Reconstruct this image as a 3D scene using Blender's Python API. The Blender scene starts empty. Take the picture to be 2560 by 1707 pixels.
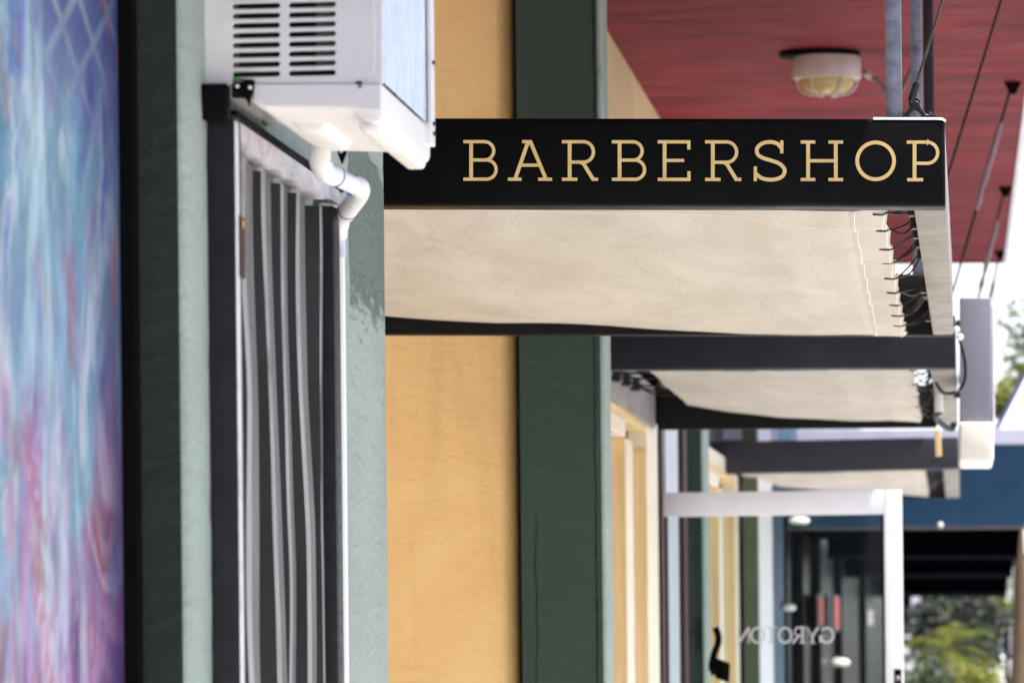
import bpy, bmesh, math, random
from mathutils import Vector, Matrix, noise
random.seed(7)
scene = bpy.context.scene
COL = scene.collection

# ------------------------------------------------------------------ metric frame
# The street runs along +Y, the facade is on the left (-X), the eye is 1.62 m high.
EYE = 1.62
U = 5.0 / 7840.0            # metres per photo unit at a distance of 5 m
VX, VY, ROLL = 2200.0, 1415.0, math.radians(0.6)
CR, SR = math.cos(ROLL), math.sin(ROLL)

def P(px, py, r):
    """survey point -> world point (r = distance along the street / 5 m)"""
    dx, dy = px - VX, py - VY
    tx, ty = CR * dx - SR * dy, CR * dy + SR * dx
    return Vector((tx * U * r, 5.0 * r, EYE - ty * U * r))
def X(px, py, r): return P(px, py, r).x
def Z(px, py, r): return P(px, py, r).z

# ------------------------------------------------------------------ materials
def lin(c):
    return tuple((v / 12.92 if v <= .04045 else ((v + .055) / 1.055) ** 2.4) for v in c)

class NT:
    def __init__(s, name):
        s.m = bpy.data.materials.new(name); s.m.use_nodes = True
        s.t = s.m.node_tree; s.t.nodes.clear()
        s.out = s.n('ShaderNodeOutputMaterial')
        s.tc = s.n('ShaderNodeTexCoord')
    def n(s, typ, **kw):
        nd = s.t.nodes.new(typ)
        for k, v in kw.items():
            if k.startswith('i_'):
                key = k[2:]
                key = int(key) if key.isdigit() else key.replace('_', ' ')
                nd.inputs[key].default_value = v
            else: setattr(nd, k, v)
        return nd
    def l(s, a, b): s.t.links.new(a, b)
    def coords(s, scale=(1, 1, 1), rot=(0, 0, 0)):
        mp = s.n('ShaderNodeMapping'); mp.inputs['Scale'].default_value = scale
        mp.inputs['Rotation'].default_value = rot
        s.l(s.tc.outputs['Object'], mp.inputs['Vector']); return mp.outputs['Vector']
    def noise(s, vec, scale, detail=4, rough=.55, dist=0):
        nd = s.n('ShaderNodeTexNoise'); nd.inputs['Scale'].default_value = scale
        nd.inputs['Detail'].default_value = detail; nd.inputs['Roughness'].default_value = rough
        nd.inputs['Distortion'].default_value = dist
        s.l(vec, nd.inputs['Vector']); return nd
    def ramp(s, fac, stops, interp='LINEAR'):
        nd = s.n('ShaderNodeValToRGB'); nd.color_ramp.interpolation = interp
        e = nd.color_ramp.elements
        while len(e) < len(stops): e.new(.5)
        for el, (p, c) in zip(e, stops):
            el.position = p; el.color = (*c[:3], 1) if not isinstance(c, (int, float)) else (c, c, c, 1)
        s.l(fac, nd.inputs['Fac']); return nd.outputs['Color']
    def mix(s, fac, a, b, mode='MIX'):
        nd = s.n('ShaderNodeMix', data_type='RGBA', blend_type=mode)
        for sock, v in ((nd.inputs[0], fac), (nd.inputs[6], a), (nd.inputs[7], b)):
            if hasattr(v, 'links'): s.l(v, sock)
            elif isinstance(v, (int, float)): sock.default_value = v
            else: sock.default_value = (*v[:3], 1)
        return nd.outputs[2]
    def math(s, op, a, b=None):
        nd = s.n('ShaderNodeMath', operation=op)
        for sock, v in ((nd.inputs[0], a), (nd.inputs[1], b)):
            if v is None: continue
            if hasattr(v, 'links'): s.l(v, sock)
            else: sock.default_value = v
        return nd.outputs[0]

def mat(name, srgb, rough=.6, metal=0, var=.12, scale=6, bump=.15, bscale=80, stretch=(1, 1, 1),
        dirt=None, dirt_amt=.3, dirt_scale=3, spec=.5, coat=0, transl=0, bdist=.004):
    n = NT(name); c = lin(srgb)
    v = n.coords(stretch)
    a = n.noise(v, scale, 6, .6)
    lo = tuple(max(0, x * (1 - var)) for x in c); hi = tuple(min(.95, x * (1 + var)) for x in c)
    col = n.ramp(a.outputs['Fac'], [(.3, lo), (.7, hi)])
    if dirt:
        d = n.noise(n.coords(stretch), dirt_scale, 8, .65, .6)
        f = n.ramp(d.outputs['Fac'], [(.52, 0.0), (.72, dirt_amt)])
        col = n.mix(f, col, lin(dirt))
    b = n.n('ShaderNodeBsdfPrincipled')
    n.l(col, b.inputs['Base Color'])
    rr = n.noise(v, scale * 3, 4)
    n.l(n.ramp(rr.outputs['Fac'], [(.3, max(.03, rough - .1)), (.7, min(1, rough + .1))]), b.inputs['Roughness'])
    b.inputs['Metallic'].default_value = metal
    b.inputs['Specular IOR Level'].default_value = spec
    b.inputs['Coat Weight'].default_value = coat
    if bump:
        bn = n.noise(v, bscale, 5, .6)
        bp = n.n('ShaderNodeBump'); bp.inputs['Strength'].default_value = bump
        bp.inputs['Distance'].default_value = bdist
        n.l(bn.outputs['Fac'], bp.inputs['Height']); n.l(bp.outputs['Normal'], b.inputs['Normal'])
    sh = b.outputs[0]
    if transl:
        t = n.n('ShaderNodeBsdfTranslucent'); n.l(col, t.inputs['Color'])
        mx = n.n('ShaderNodeMixShader'); mx.inputs[0].default_value = transl
        n.l(sh, mx.inputs[1]); n.l(t.outputs[0], mx.inputs[2]); sh = mx.outputs[0]
    n.l(sh, n.out.inputs['Surface'])
    return n.m

def stucco(name, srgb, dark=None, patch=None, patch_z=None, bump=.5, crack=False, speck=.4, stain=.25):
    """painted render: fine grain, broad tone changes, blotchy repainting"""
    n = NT(name); c = lin(srgb); v = n.coords()
    big = n.noise(v, 1.6, 5, .6, .4)
    col = n.ramp(big.outputs['Fac'], [(.3, tuple(x * .86 for x in c)), (.7, tuple(min(.95, x * 1.1) for x in c))])
    fine = n.noise(v, 95, 4, .75)
    col = n.mix(n.ramp(fine.outputs['Fac'], [(.36, speck), (.56, 0.0)]), col, tuple(x * .55 for x in c))
    if patch:
        p = n.noise(n.coords((1, 1, .55)), 3.2, 7, .62, .5)
        f = n.ramp(p.outputs['Fac'], [(.535, 0.0), (.55, .85)])
        if patch_z:
            sp = n.n('ShaderNodeSeparateXYZ'); n.l(n.tc.outputs['Object'], sp.inputs[0])
            zm = n.n('ShaderNodeMapRange'); zm.inputs['From Min'].default_value = patch_z - .12; zm.inputs['From Max'].default_value = patch_z + .12
            n.l(n.math('ADD', sp.outputs['Z'], n.math('MULTIPLY', n.math('SUBTRACT', big.outputs['Fac'], .5), .5)), zm.inputs['Value'])
            f = n.math('MULTIPLY', f, zm.outputs[0])
        col = n.mix(f, col, lin(patch))
    st = n.noise(n.coords((2.2, 2.2, .35)), 2.4, 7, .65, .5)
    col = n.mix(n.ramp(st.outputs['Fac'], [(.50, 0.0), (.70, stain)]), col, tuple(x * .5 for x in c))
    if crack:
        w = n.n('ShaderNodeTexVoronoi', feature='DISTANCE_TO_EDGE')
        w.inputs['Scale'].default_value = 1.3
        nz = n.noise(n.coords((1, 1, .35)), 4, 6, .7)
        mv = n.n('ShaderNodeMix', data_type='VECTOR'); mv.inputs[0].default_value = .22
        n.l(n.coords((1, 1, .35)), mv.inputs[4]); n.l(nz.outputs['Color'], mv.inputs[5])
        n.l(mv.outputs[1], w.inputs['Vector'])
        f = n.ramp(w.outputs['Distance'], [(.0, .9), (.02, 0.0)])
        col = n.mix(f, col, tuple(x * .12 for x in c))
    b = n.n('ShaderNodeBsdfPrincipled'); n.l(col, b.inputs['Base Color'])
    b.inputs['Roughness'].default_value = .75; b.inputs['Specular IOR Level'].default_value = .3
    m1 = n.noise(v, 38, 4, .6); m2 = n.noise(v, 150, 3, .6)
    h = n.math('ADD', m1.outputs['Fac'], n.math('MULTIPLY', m2.outputs['Fac'], .5))
    m3 = n.noise(n.coords((1, 1, 2.4), (.1, .25, 0)), 9, 5, .55, .8)
    h = n.math('ADD', h, n.math('MULTIPLY', m3.outputs['Fac'], 2.6))
    bp = n.n('ShaderNodeBump'); bp.inputs['Strength'].default_value = bump; bp.inputs['Distance'].default_value = .006
    n.l(h, bp.inputs['Height']); n.l(bp.outputs['Normal'], b.inputs['Normal'])
    n.l(b.outputs[0], n.out.inputs['Surface'])
    return n.m

def mural_material():
    n = NT('mural_paint')
    v = n.coords((1, 2.2, 1)); sep = n.n('ShaderNodeSeparateXYZ'); n.l(n.tc.outputs['Object'], sep.inputs[0])
    vs = n.coords((1, 3.3, 1.5))
    a = n.noise(vs, 1.35, 7, .62, .9); b = n.noise(n.coords((1, 4.2, 1.9), (.2, 0, 0)), 1.1, 6, .6, 1.2)
    c = n.noise(n.coords((1, 7, 2.6), (-.15, 0, 0)), 1.2, 5, .6, .6)
    cool = n.ramp(a.outputs['Fac'], [(.27, lin((.20, .22, .42))), (.36, lin((.40, .42, .60))), (.44, lin((.62, .70, .80))),
                                     (.50, lin((.46, .62, .68))), (.56, lin((.76, .80, .84))), (.64, lin((.40, .48, .72))), (.74, lin((.66, .56, .56)))])
    warm = n.ramp(b.outputs['Fac'], [(.27, lin((.28, .16, .32))), (.37, lin((.48, .34, .54))), (.45, lin((.74, .60, .74))),
                                     (.51, lin((.64, .42, .54))), (.57, lin((.82, .74, .80))), (.64, lin((.62, .32, .38))), (.72, lin((.76, .58, .54)))])
    zf = n.n('ShaderNodeMapRange'); zf.inputs['From Min'].default_value = 1.45; zf.inputs['From Max'].default_value = 2.25
    zf.inputs['To Min'].default_value = .92; zf.inputs['To Max'].default_value = .06; n.l(sep.outputs['Z'], zf.inputs['Value'])
    f = n.math('ADD', zf.outputs[0], n.math('MULTIPLY', n.math('SUBTRACT', c.outputs['Fac'], .5), 2.6))
    col = n.mix(n.ramp(f, [(.3, 0.0), (.7, 1.0)]), cool, warm)
    # teal and white vertical washes
    d = n.noise(n.coords((1, 9, 2.2)), 1.0, 4, .5, .3)
    col = n.mix(n.ramp(d.outputs['Fac'], [(.55, 0.0), (.66, .75)]), col, lin((.76, .86, .88)))
    d2 = n.noise(n.coords((1, 8, 1.9), (.3, .2, 0)), 1.1, 4, .5, .3)
    col = n.mix(n.ramp(d2.outputs['Fac'], [(.58, 0.0), (.68, .6)]), col, lin((.30, .54, .62)))
    # painted diamond lattice high on the panel
    def lines(s1):
        k = n.math('ADD', n.math('MULTIPLY', sep.outputs['Y'], 5.9), n.math('MULTIPLY', sep.outputs['Z'], 8.6 * s1))
        k = n.math('ABSOLUTE', n.math('SUBTRACT', n.math('FRACT', k), .5))
        return n.ramp(k, [(.05, 1.0), (.13, 0.0)])
    lat = n.mix(1.0, lines(1), lines(-1), 'LIGHTEN')
    my = n.ramp(n.math('SUBTRACT', sep.outputs['Y'], 3.6), [(.93, 0.0), (.97, 1.0)])
    mz = n.ramp(n.math('SUBTRACT', sep.outputs['Z'], 1.9), [(.38, 0.0), (.55, 1.0)])
    msk = n.mix(1.0, my, mz, 'MULTIPLY')
    dark = n.mix(n.mix(1.0, msk, (.75, .75, .75), 'MULTIPLY'), col, lin((.30, .29, .54)))
    col = n.mix(n.mix(1.0, lat, msk, 'MULTIPLY'), dark, lin((.58, .64, .70)))
    # deep blue-violet border where the panel ends
    e = n.n('ShaderNodeMapRange'); e.inputs['From Min'].default_value = 4.72; e.inputs['From Max'].default_value = 4.97
    n.l(n.math('ADD', sep.outputs['Y'], n.math('MULTIPLY', n.math('SUBTRACT', c.outputs['Fac'], .5), .12)), e.inputs['Value'])
    edge = n.mix(n.ramp(f, [(.2, 0.0), (.8, 1.0)]), lin((.15, .20, .38)), lin((.25, .13, .31)))
    col = n.mix(n.math('MULTIPLY', e.outputs[0], .85), col, edge)
    ru = n.noise(n.coords((1, 9, 4), (.1, .3, 0)), 1.3, 5, .6, .4)
    col = n.mix(n.ramp(ru.outputs['Fac'], [(.57, 0.0), (.68, .6)]), col, lin((.56, .30, .30)))
    gr = n.noise(n.coords((1, 7, 3)), 1.7, 6, .65)
    col = n.mix(n.ramp(gr.outputs['Fac'], [(.30, .55), (.55, 0.0)]), col, lin((.24, .24, .40)))
    hs = n.n('ShaderNodeHueSaturation'); hs.inputs['Saturation'].default_value = 1.15; hs.inputs['Value'].default_value = .86; n.l(col, hs.inputs['Color']); col = hs.outputs[0]
    bs = n.n('ShaderNodeBsdfPrincipled'); n.l(col, bs.inputs['Base Color']); bs.inputs['Roughness'].default_value = .6
    bp = n.n('ShaderNodeBump'); bp.inputs['Strength'].default_value = .3; bp.inputs['Distance'].default_value = .004
    n.l(n.noise(v, 60, 4).outputs['Fac'], bp.inputs['Height']); n.l(bp.outputs['Normal'], bs.inputs['Normal'])
    n.l(bs.outputs[0], n.out.inputs['Surface']); return n.m

def glass_mat(name, tint, refl=.35):
    n = NT(name)
    t = n.n('ShaderNodeBsdfTransparent'); t.inputs['Color'].default_value = (*tint, 1)
    g = n.n('ShaderNodeBsdfGlossy'); g.inputs['Roughness'].default_value = .03
    g.inputs['Color'].default_value = (.9, .95, 1, 1)
    fr = n.n('ShaderNodeFresnel'); fr.inputs['IOR'].default_value = 1.5
    smud = n.noise(n.coords(), 3, 5)
    f = n.math('MULTIPLY', fr.outputs[0], n.math('ADD', n.math('MULTIPLY', smud.outputs['Fac'], .4), refl))
    mx = n.n('ShaderNodeMixShader'); n.l(f, mx.inputs[0]); n.l(t.outputs[0], mx.inputs[1]); n.l(g.outputs[0], mx.inputs[2])
    n.l(mx.outputs[0], n.out.inputs['Surface']); return n.m

def canvas_mat():
    n = NT('canvas_cloth'); v = n.coords((3, 1, 1))
    a = n.noise(v, 1.5, 7, .6, .6)
    col = n.ramp(a.outputs['Fac'], [(.3, lin((.71, .68, .635))), (.65, lin((.785, .76, .72)))])
    s = n.noise(n.coords((3.2, 1.8, 1)), 1.6, 8, .68, .8)
    col = n.mix(n.ramp(s.outputs['Fac'], [(.58, 0.0), (.76, .30)]), col, lin((.56, .51, .44)))
    sp = n.noise(n.coords((3, 9, 1)), 3.0, 4, .6, .4)
    col = n.mix(n.ramp(sp.outputs['Fac'], [(.74, 0.0), (.79, .55)]), col, lin((.42, .38, .34)))
    b = n.n('ShaderNodeBsdfPrincipled'); n.l(col, b.inputs['Base Color']); b.inputs['Roughness'].default_value = .75
    b.inputs['Specular IOR Level'].default_value = .25
    # creases: thin warped ridges running out from the corners
    w1 = n.noise(n.coords((2.4, 2.2, 1), (0, 0, .5)), 1.3, 3, .5, .8)
    w2 = n.noise(n.coords((4.2, 1.0, 1), (0, 0, -.3)), 1.4, 3, .5, .9)
    r1 = n.math('ABSOLUTE', n.math('SUBTRACT', w1.outputs['Fac'], .5)); r2 = n.math('ABSOLUTE', n.math('SUBTRACT', w2.outputs['Fac'], .5))
    h = n.math('ADD', n.ramp(r1, [(0, 0.0), (.05, 1.0)]), n.ramp(r2, [(0, 0.0), (.04, 1.0)]))
    h = n.math('ADD', n.math('MULTIPLY', h, .35), n.math('MULTIPLY', n.noise(n.coords(), 300, 2).outputs['Fac'], .1))
    bp = n.n('ShaderNodeBump'); bp.inputs['Strength'].default_value = .34; bp.inputs['Distance'].default_value = .010
    n.l(h, bp.inputs['Height']); n.l(bp.outputs['Normal'], b.inputs['Normal'])
    t = n.n('ShaderNodeBsdfTranslucent'); n.l(col, t.inputs['Color'])
    mx = n.n('ShaderNodeMixShader'); mx.inputs[0].default_value = .04
    n.l(b.outputs[0], mx.inputs[1]); n.l(t.outputs[0], mx.inputs[2]); n.l(mx.outputs[0], n.out.inputs['Surface'])
    return n.m

M = {}
M['mural'] = mural_material()
M['green_face'] = stucco('sage_stucco', (.635, .68, .64), patch=(.52, .575, .53), patch_z=2.7)
def patch_mat():
    m = stucco('fresh_sage_patch', (.43, .485, .45), speck=.45); n = m.node_tree
    out = [x for x in n.nodes if x.type == 'OUTPUT_MATERIAL'][0]; b = [x for x in n.nodes if x.type == 'BSDF_PRINCIPLED'][0]
    tc = n.nodes.new('ShaderNodeTexCoord'); sp = n.nodes.new('ShaderNodeSeparateXYZ'); n.links.new(tc.outputs['Object'], sp.inputs[0])
    nz = n.nodes.new('ShaderNodeTexNoise'); nz.inputs['Scale'].default_value = 40; nz.inputs['Detail'].default_value = 8; mq = n.nodes.new('ShaderNodeMapping'); mq.inputs['Scale'].default_value = (1, .3, 1.4); n.links.new(tc.outputs['Object'], mq.inputs['Vector']); n.links.new(mq.outputs[0], nz.inputs['Vector'])
    mr = n.nodes.new('ShaderNodeMapRange'); mr.inputs['From Min'].default_value = 2.17; mr.inputs['From Max'].default_value = 2.38; n.links.new(sp.outputs['Z'], mr.inputs['Value'])
    ad = n.nodes.new('ShaderNodeMath'); ad.operation = 'ADD'; n.links.new(mr.outputs[0], ad.inputs[0]); n.links.new(nz.outputs['Fac'], ad.inputs[1])
    rp = n.nodes.new('ShaderNodeValToRGB'); rp.color_ramp.elements[0].position = .62; rp.color_ramp.elements[1].position = 1.35; n.links.new(ad.outputs[0], rp.inputs[0])
    tr = n.nodes.new('ShaderNodeBsdfTransparent'); mx = n.nodes.new('ShaderNodeMixShader')
    n.links.new(rp.outputs[0], mx.inputs[0]); n.links.new(tr.outputs[0], mx.inputs[1]); n.links.new(b.outputs[0], mx.inputs[2]); n.links.new(mx.outputs[0], out.inputs['Surface'])
    return m
M['patch'] = patch_mat()
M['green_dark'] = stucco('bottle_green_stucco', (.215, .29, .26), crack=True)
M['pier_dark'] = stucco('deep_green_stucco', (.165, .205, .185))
M['yellow'] = stucco('ochre_stucco', (1.0, .81, .575), bump=.6, speck=.10, stain=.26)
M['cream'] = stucco('cream_stucco', (.93, .83, .66), bump=.3)
M['black_trim'] = mat('black_trim', (.02, .02, .025), .7, var=.3, spec=.1)
M['red'] = mat('red_soffit_boards', (.49, .165, .195), .75, var=.38, scale=1.5, bump=.5, bscale=3, stretch=(.7, 2.0, 1), spec=.2, dirt=(.30, .08, .10), dirt_amt=.85, dirt_scale=1.3, bdist=.01)
M['fascia_white'] = mat('fascia_white', (.86, .85, .90), .5)
M['sign_black'] = mat('sign_black', (.008, .008, .013), .5, var=.35, scale=3, stretch=(1, 1, 8), bump=.03, spec=.12, dirt=(.07, .065, .06), dirt_amt=.4, dirt_scale=5)
M['gold'] = mat('gold_paint', (.90, .78, .52), .5, var=.10, scale=30, bump=.05)
M['beam_dark'] = mat('charcoal_beam', (.145, .145, .175), .5, var=.15, scale=5, spec=.25, dirt=(.3, .28, .27), dirt_amt=.3)
M['beam_raw'] = mat('weathered_aluminium', (.56, .535, .51), .6, .1, var=.16, scale=7, spec=.25, dirt=(.36, .33, .31), dirt_amt=.7, dirt_scale=5, stretch=(1, .6, 1))
M['beam_black'] = mat('black_beam', (.045, .042, .042), .65, var=.4, scale=30, dirt=(.14, .12, .11), dirt_amt=.5, dirt_scale=30, spec=.2)
M['post'] = mat('galvanised_post', (.48, .49, .55), .42, .5, var=.3, scale=28, dirt=(.20, .20, .23), dirt_amt=.8, dirt_scale=14, bump=.2)
M['canvas'] = canvas_mat()
M['stitch'] = mat('white_thread', (.95, .95, .93), .8, var=.02)
M['cord'] = mat('black_cord', (.05, .05, .055), .5, var=.2)
M['steel'] = mat('steel_hardware', (.20, .20, .22), .4, .6, var=.25, scale=60, dirt=(.1, .1, .1), dirt_scale=30, dirt_amt=.6)
M['turn'] = mat('galvanised_turnbuckle', (.56, .47, .50), .5, .3, var=.15, scale=40)
M['wire'] = mat('wire_rope', (.16, .15, .14), .45, .6, var=.5, scale=200, stretch=(1, 1, 1))
M['ac_white'] = mat('appliance_white', (.90, .885, .88), .45, var=.05, scale=10, bump=.04, bscale=300, dirt=(.66, .64, .66), dirt_amt=.35, dirt_scale=9)
M['ac_base'] = mat('appliance_ivory', (.96, .94, .91), .4, var=.03, bump=.02, dirt=(.80, .74, .66), dirt_amt=.3, dirt_scale=6)
M['ac_dark'] = mat('grille_dark', (.06, .055, .05), .6)
M['ac_coil'] = mat('coil_grey', (.46, .45, .42), .6, .2)
M['ac_sheet'] = mat('condenser_sheet', (.80, .86, .97), .28, .1, var=.16, scale=7, stretch=(1, 3.2, 1.2), bump=.5, bscale=9, bdist=.004, dirt=(.95, .97, 1), dirt_amt=.8, dirt_scale=9)
M['pvc'] = mat('pvc_white', (.95, .94, .93), .35, var=.03, bump=.02, dirt=(.80, .77, .72), dirt_amt=.25, dirt_scale=12)
M['glue'] = mat('blue_primer', (.16, .34, .72), .5, var=.3, scale=60)
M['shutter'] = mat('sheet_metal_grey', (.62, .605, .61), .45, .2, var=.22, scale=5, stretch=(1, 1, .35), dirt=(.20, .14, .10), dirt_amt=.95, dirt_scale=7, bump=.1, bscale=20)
M['shutter_shade'] = mat('shaded_bronze', (.055, .05, .048), .5, .2, var=.5, scale=6, stretch=(1, 1, .3), dirt=(.28, .2, .13), dirt_amt=.5)  # dark bronze with the shade of rib flanks and troughs painted in
M['shutter_mid'] = mat('half_shade_grey', (.38, .365, .36), .5, .2, var=.3, scale=5, stretch=(1, 1, .35), dirt=(.18, .13, .1), dirt_amt=.8, dirt_scale=6)  # half tone painting the softer shading in the crest dips
M['shutter_frame'] = mat('frame_charcoal', (.115, .115, .135), .5, .0, var=.3, scale=24, spec=.3, dirt=(.08, .08, .09), dirt_amt=.7, dirt_scale=18, bump=.1)
M['rail'] = mat('rail_white', (.84, .82, .84), .5, var=.1, scale=14, dirt=(.45, .36, .28), dirt_amt=.5, dirt_scale=16)
M['rust'] = mat('rusty_hasp', (.22, .13, .08), .8, var=.5, scale=50)
M['brass'] = mat('brass', (.85, .62, .30), .35, .7)
M['moss'] = mat('green_paint', (.16, .45, .12), .7, var=.4, scale=60)
M['lamp_body'] = mat('lamp_enamel', (.84, .79, .79), .4, var=.06, dirt=(.6, .55, .53), dirt_amt=.4)
M['amber'] = mat('amber_glass', (.90, .80, .58), .25, var=.3, scale=12, transl=.3)
M['door_frame'] = mat('anodised_frame', (.94, .935, .955), .4, 0, var=.04)
M['glass'] = glass_mat('door_glass', (.76, .82, .77), .10)
M['letter_pale'] = mat('pale_vinyl', (.78, .77, .80), .6, var=.05)
M['wood'] = mat('pale_timber', (.93, .80, .58), .55, var=.14, scale=4, stretch=(6, 6, .5), bump=.15, bscale=20)
M['wood_cream'] = mat('cream_timber', (.96, .90, .80), .5, var=.06, scale=5)
M['maroon'] = mat('maroon_paint', (.30, .15, .18), .5, var=.15)
M['pale_panel'] = mat('pale_panel', (.80, .81, .84), .45, var=.08, scale=4)
M['shop_glass'] = mat('dark_shop_glass', (.02, .024, .032), .3, 0, var=.4, scale=2, bump=.02, spec=.05)
M['interior'] = mat('shop_interior', (.045, .045, .05), .8)
M['blue'] = mat('navy_blue_paint', (.0, .225, .35), .55, var=.12, scale=3)
M['white_wall'] = mat('white_render', (.90, .90, .93), .6, var=.05)
M['awning_black'] = mat('black_navy_cloth', (.012, .012, .02), .9, var=.3, spec=0, bump=0)
M['lip'] = mat('grey_lip', (.30, .29, .31), .6)
M['sunlit_edge'] = mat('sunlit_edge', (.80, .80, .82), .35, 0, var=.15, scale=40, spec=.6, dirt=(.3, .3, .3), dirt_amt=.5, dirt_scale=30)
M['crack'] = mat('crack_shadow', (.09, .12, .11), .9, spec=0)
M['beam_grey'] = mat('grey_beam', (.22, .22, .25), .55, spec=.2)
M['lip_dark'] = mat('dark_lip', (.10, .10, .12), .8, spec=0)
M['concrete'] = mat('pale_concrete', (.79, .785, .775), .85, var=.1, scale=2, bump=.2, bscale=40)
M['asphalt'] = mat('asphalt', (.34, .34, .35), .9, var=.15, scale=20, bump=.4, bscale=120)
M['ground'] = mat('far_ground', (.55, .53, .48), .95, var=.2, scale=.3, bump=0)
M['kerb'] = mat('kerb_stone', (.68, .67, .64), .85)
M['bark'] = mat('bark', (.38, .30, .22), .9, var=.3, scale=12, bump=.6, bscale=20)
M['leaf_y'] = mat('leaf_yellow_green', (.46, .47, .08), .6, var=.35, scale=2, bump=0, transl=.35)
M['leaf_g'] = mat('leaf_green', (.15, .22, .06), .6, var=.4, scale=2, bump=0, transl=.25)
M['leaf_d'] = mat('leaf_dark', (.06, .09, .045), .7, var=.4, scale=2, bump=0, transl=.1)
M['frond_dry'] = mat('dry_frond', (.52, .43, .20), .8, var=.35, scale=4, bump=0, transl=.2)
M['tent'] = mat('tent_white', (.90, .89, .92), .6, var=.04, transl=.2)
M['tent_blue'] = mat('tent_blue_trim', (.08, .14, .32), .6)
M['car_white'] = mat('car_paint_white', (.90, .91, .94), .2, 0, var=.02, bump=0, coat=.6)
M['rubber'] = mat('rubber', (.05, .05, .05), .8)
M['box_grey'] = mat('sign_box_grey', (.53, .53, .58), .5, .1, var=.05, scale=4)
M['box_cream'] = mat('sign_box_cream', (.95, .92, .87), .6, var=.04)
M['red_poster'] = mat('red_poster', (.62, .24, .22), .6)
M['poster'] = mat('mauve_poster', (.62, .56, .60), .6)
M['lantern'] = mat('lantern_white', (.92, .91, .88), .4)
M['olive'] = stucco('olive_stucco', (.36, .39, .32))
M['far_wall'] = mat('far_pale_wall', (.86, .83, .86), .8, var=.06)

# ------------------------------------------------------------------ mesh helpers
class MB:
    def __init__(s): s.bm = bmesh.new()
    def face(s, pts):
        vs = [s.bm.verts.new(p) for p in pts]
        try: return s.bm.faces.new(vs)
        except ValueError: return None
    def prism(s, pts, vec, bevel=0, seg=2):
        vec = Vector(vec); a = [s.bm.verts.new(p) for p in pts]; b = [s.bm.verts.new(Vector(p) + vec) for p in pts]
        n = len(a); fs = [s.bm.faces.new(a), s.bm.faces.new(b[::-1])]
        for i in range(n): fs.append(s.bm.faces.new((a[i], b[i], b[(i + 1) % n], a[(i + 1) % n])))
        bmesh.ops.recalc_face_normals(s.bm, faces=fs)
        if bevel:
            es = list({e for f in fs for e in f.edges})
            bmesh.ops.bevel(s.bm, geom=es, offset=bevel, segments=seg, profile=.5, affect='EDGES', clamp_overlap=True)
        return s
    def box(s, x0, x1, y0, y1, z0, z1, bevel=0, seg=2):
        return s.prism([(x0, y0, z0), (x1, y0, z0), (x1, y0, z1), (x0, y0, z1)], (0, y1 - y0, 0), bevel, seg)
    def ext(s, pix, r, dy, bevel=0, seg=2):
        return s.prism([P(a, b, r) for a, b in pix], (0, dy, 0), bevel, seg)
    def tube(s, path, rad, n=10, cap=True):
        path = [Vector(p) for p in path]; rings = []
        rads = rad if isinstance(rad, (list, tuple)) else [rad] * len(path)
        t0 = (path[1] - path[0]).normalized()
        up = Vector((0, 0, 1)) if abs(t0.z) < .9 else Vector((1, 0, 0))
        nrm = t0.cross(up).normalized()
        for i, p in enumerate(path):
            a = path[max(0, i - 1)]; b = path[min(len(path) - 1, i + 1)]
            t = (b - a).normalized(); nrm = (nrm - t * nrm.dot(t)).normalized(); bi = t.cross(nrm)
            rings.append([s.bm.verts.new(p + (nrm * math.cos(k * math.tau / n) + bi * math.sin(k * math.tau / n)) * rads[i]) for k in range(n)])
        for A, B in zip(rings, rings[1:]):
            for k in range(n): s.bm.faces.new((A[k], A[(k + 1) % n], B[(k + 1) % n], B[k]))
        if cap: s.bm.faces.new(rings[0][::-1]); s.bm.faces.new(rings[-1])
        return s
    def lathe(s, c, prof, sx=1, sy=1, n=28):
        """prof: (radius, z) about a vertical axis at c"""
        c = Vector(c); rings = []
        for r, z in prof:
            rings.append([s.bm.verts.new(c + Vector((sx * r * math.cos(k * math.tau / n), sy * r * math.sin(k * math.tau / n), z))) for k in range(n)])
        for A, B in zip(rings, rings[1:]):
            for k in range(n): s.bm.faces.new((A[k], A[(k + 1) % n], B[(k + 1) % n], B[k]))
        s.bm.faces.new(rings[0][::-1]); s.bm.faces.new(rings[-1]); return s
    def ball(s, c, r, n=12, sc=(1, 1, 1)):
        m = Matrix.Translation(c) @ Matrix.Diagonal((*[r * k for k in sc], 1))
        bmesh.ops.create_uvsphere(s.bm, u_segments=n, v_segments=max(6, n // 2 + 1), radius=1, matrix=m); return s
    def grid(s, rows):
        vs = [[s.bm.verts.new(p) for p in row] for row in rows]
        for A, B in zip(vs, vs[1:]):
            for i in range(len(A) - 1): s.bm.faces.new((A[i], A[i + 1], B[i + 1], B[i]))
        return s
    def build(s, name, material, parent=None, smooth=False, flat_angle=None, kind=None):
        bmesh.ops.recalc_face_normals(s.bm, faces=s.bm.faces[:])
        me = bpy.data.meshes.new(name)
        base = world_of(parent)
        s.bm.transform(Matrix.Translation(-base)); s.bm.to_mesh(me); s.bm.free()
        me.materials.append(material)
        if smooth:
            me.polygons.foreach_set('use_smooth', [True] * len(me.polygons))
            try: me.set_sharp_from_angle(angle=math.radians(flat_angle or 40))
            except Exception: pass
        o = bpy.data.objects.new(name, me); COL.objects.link(o)
        if parent: o.parent = parent
        if kind: o['kind'] = kind
        return o

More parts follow.
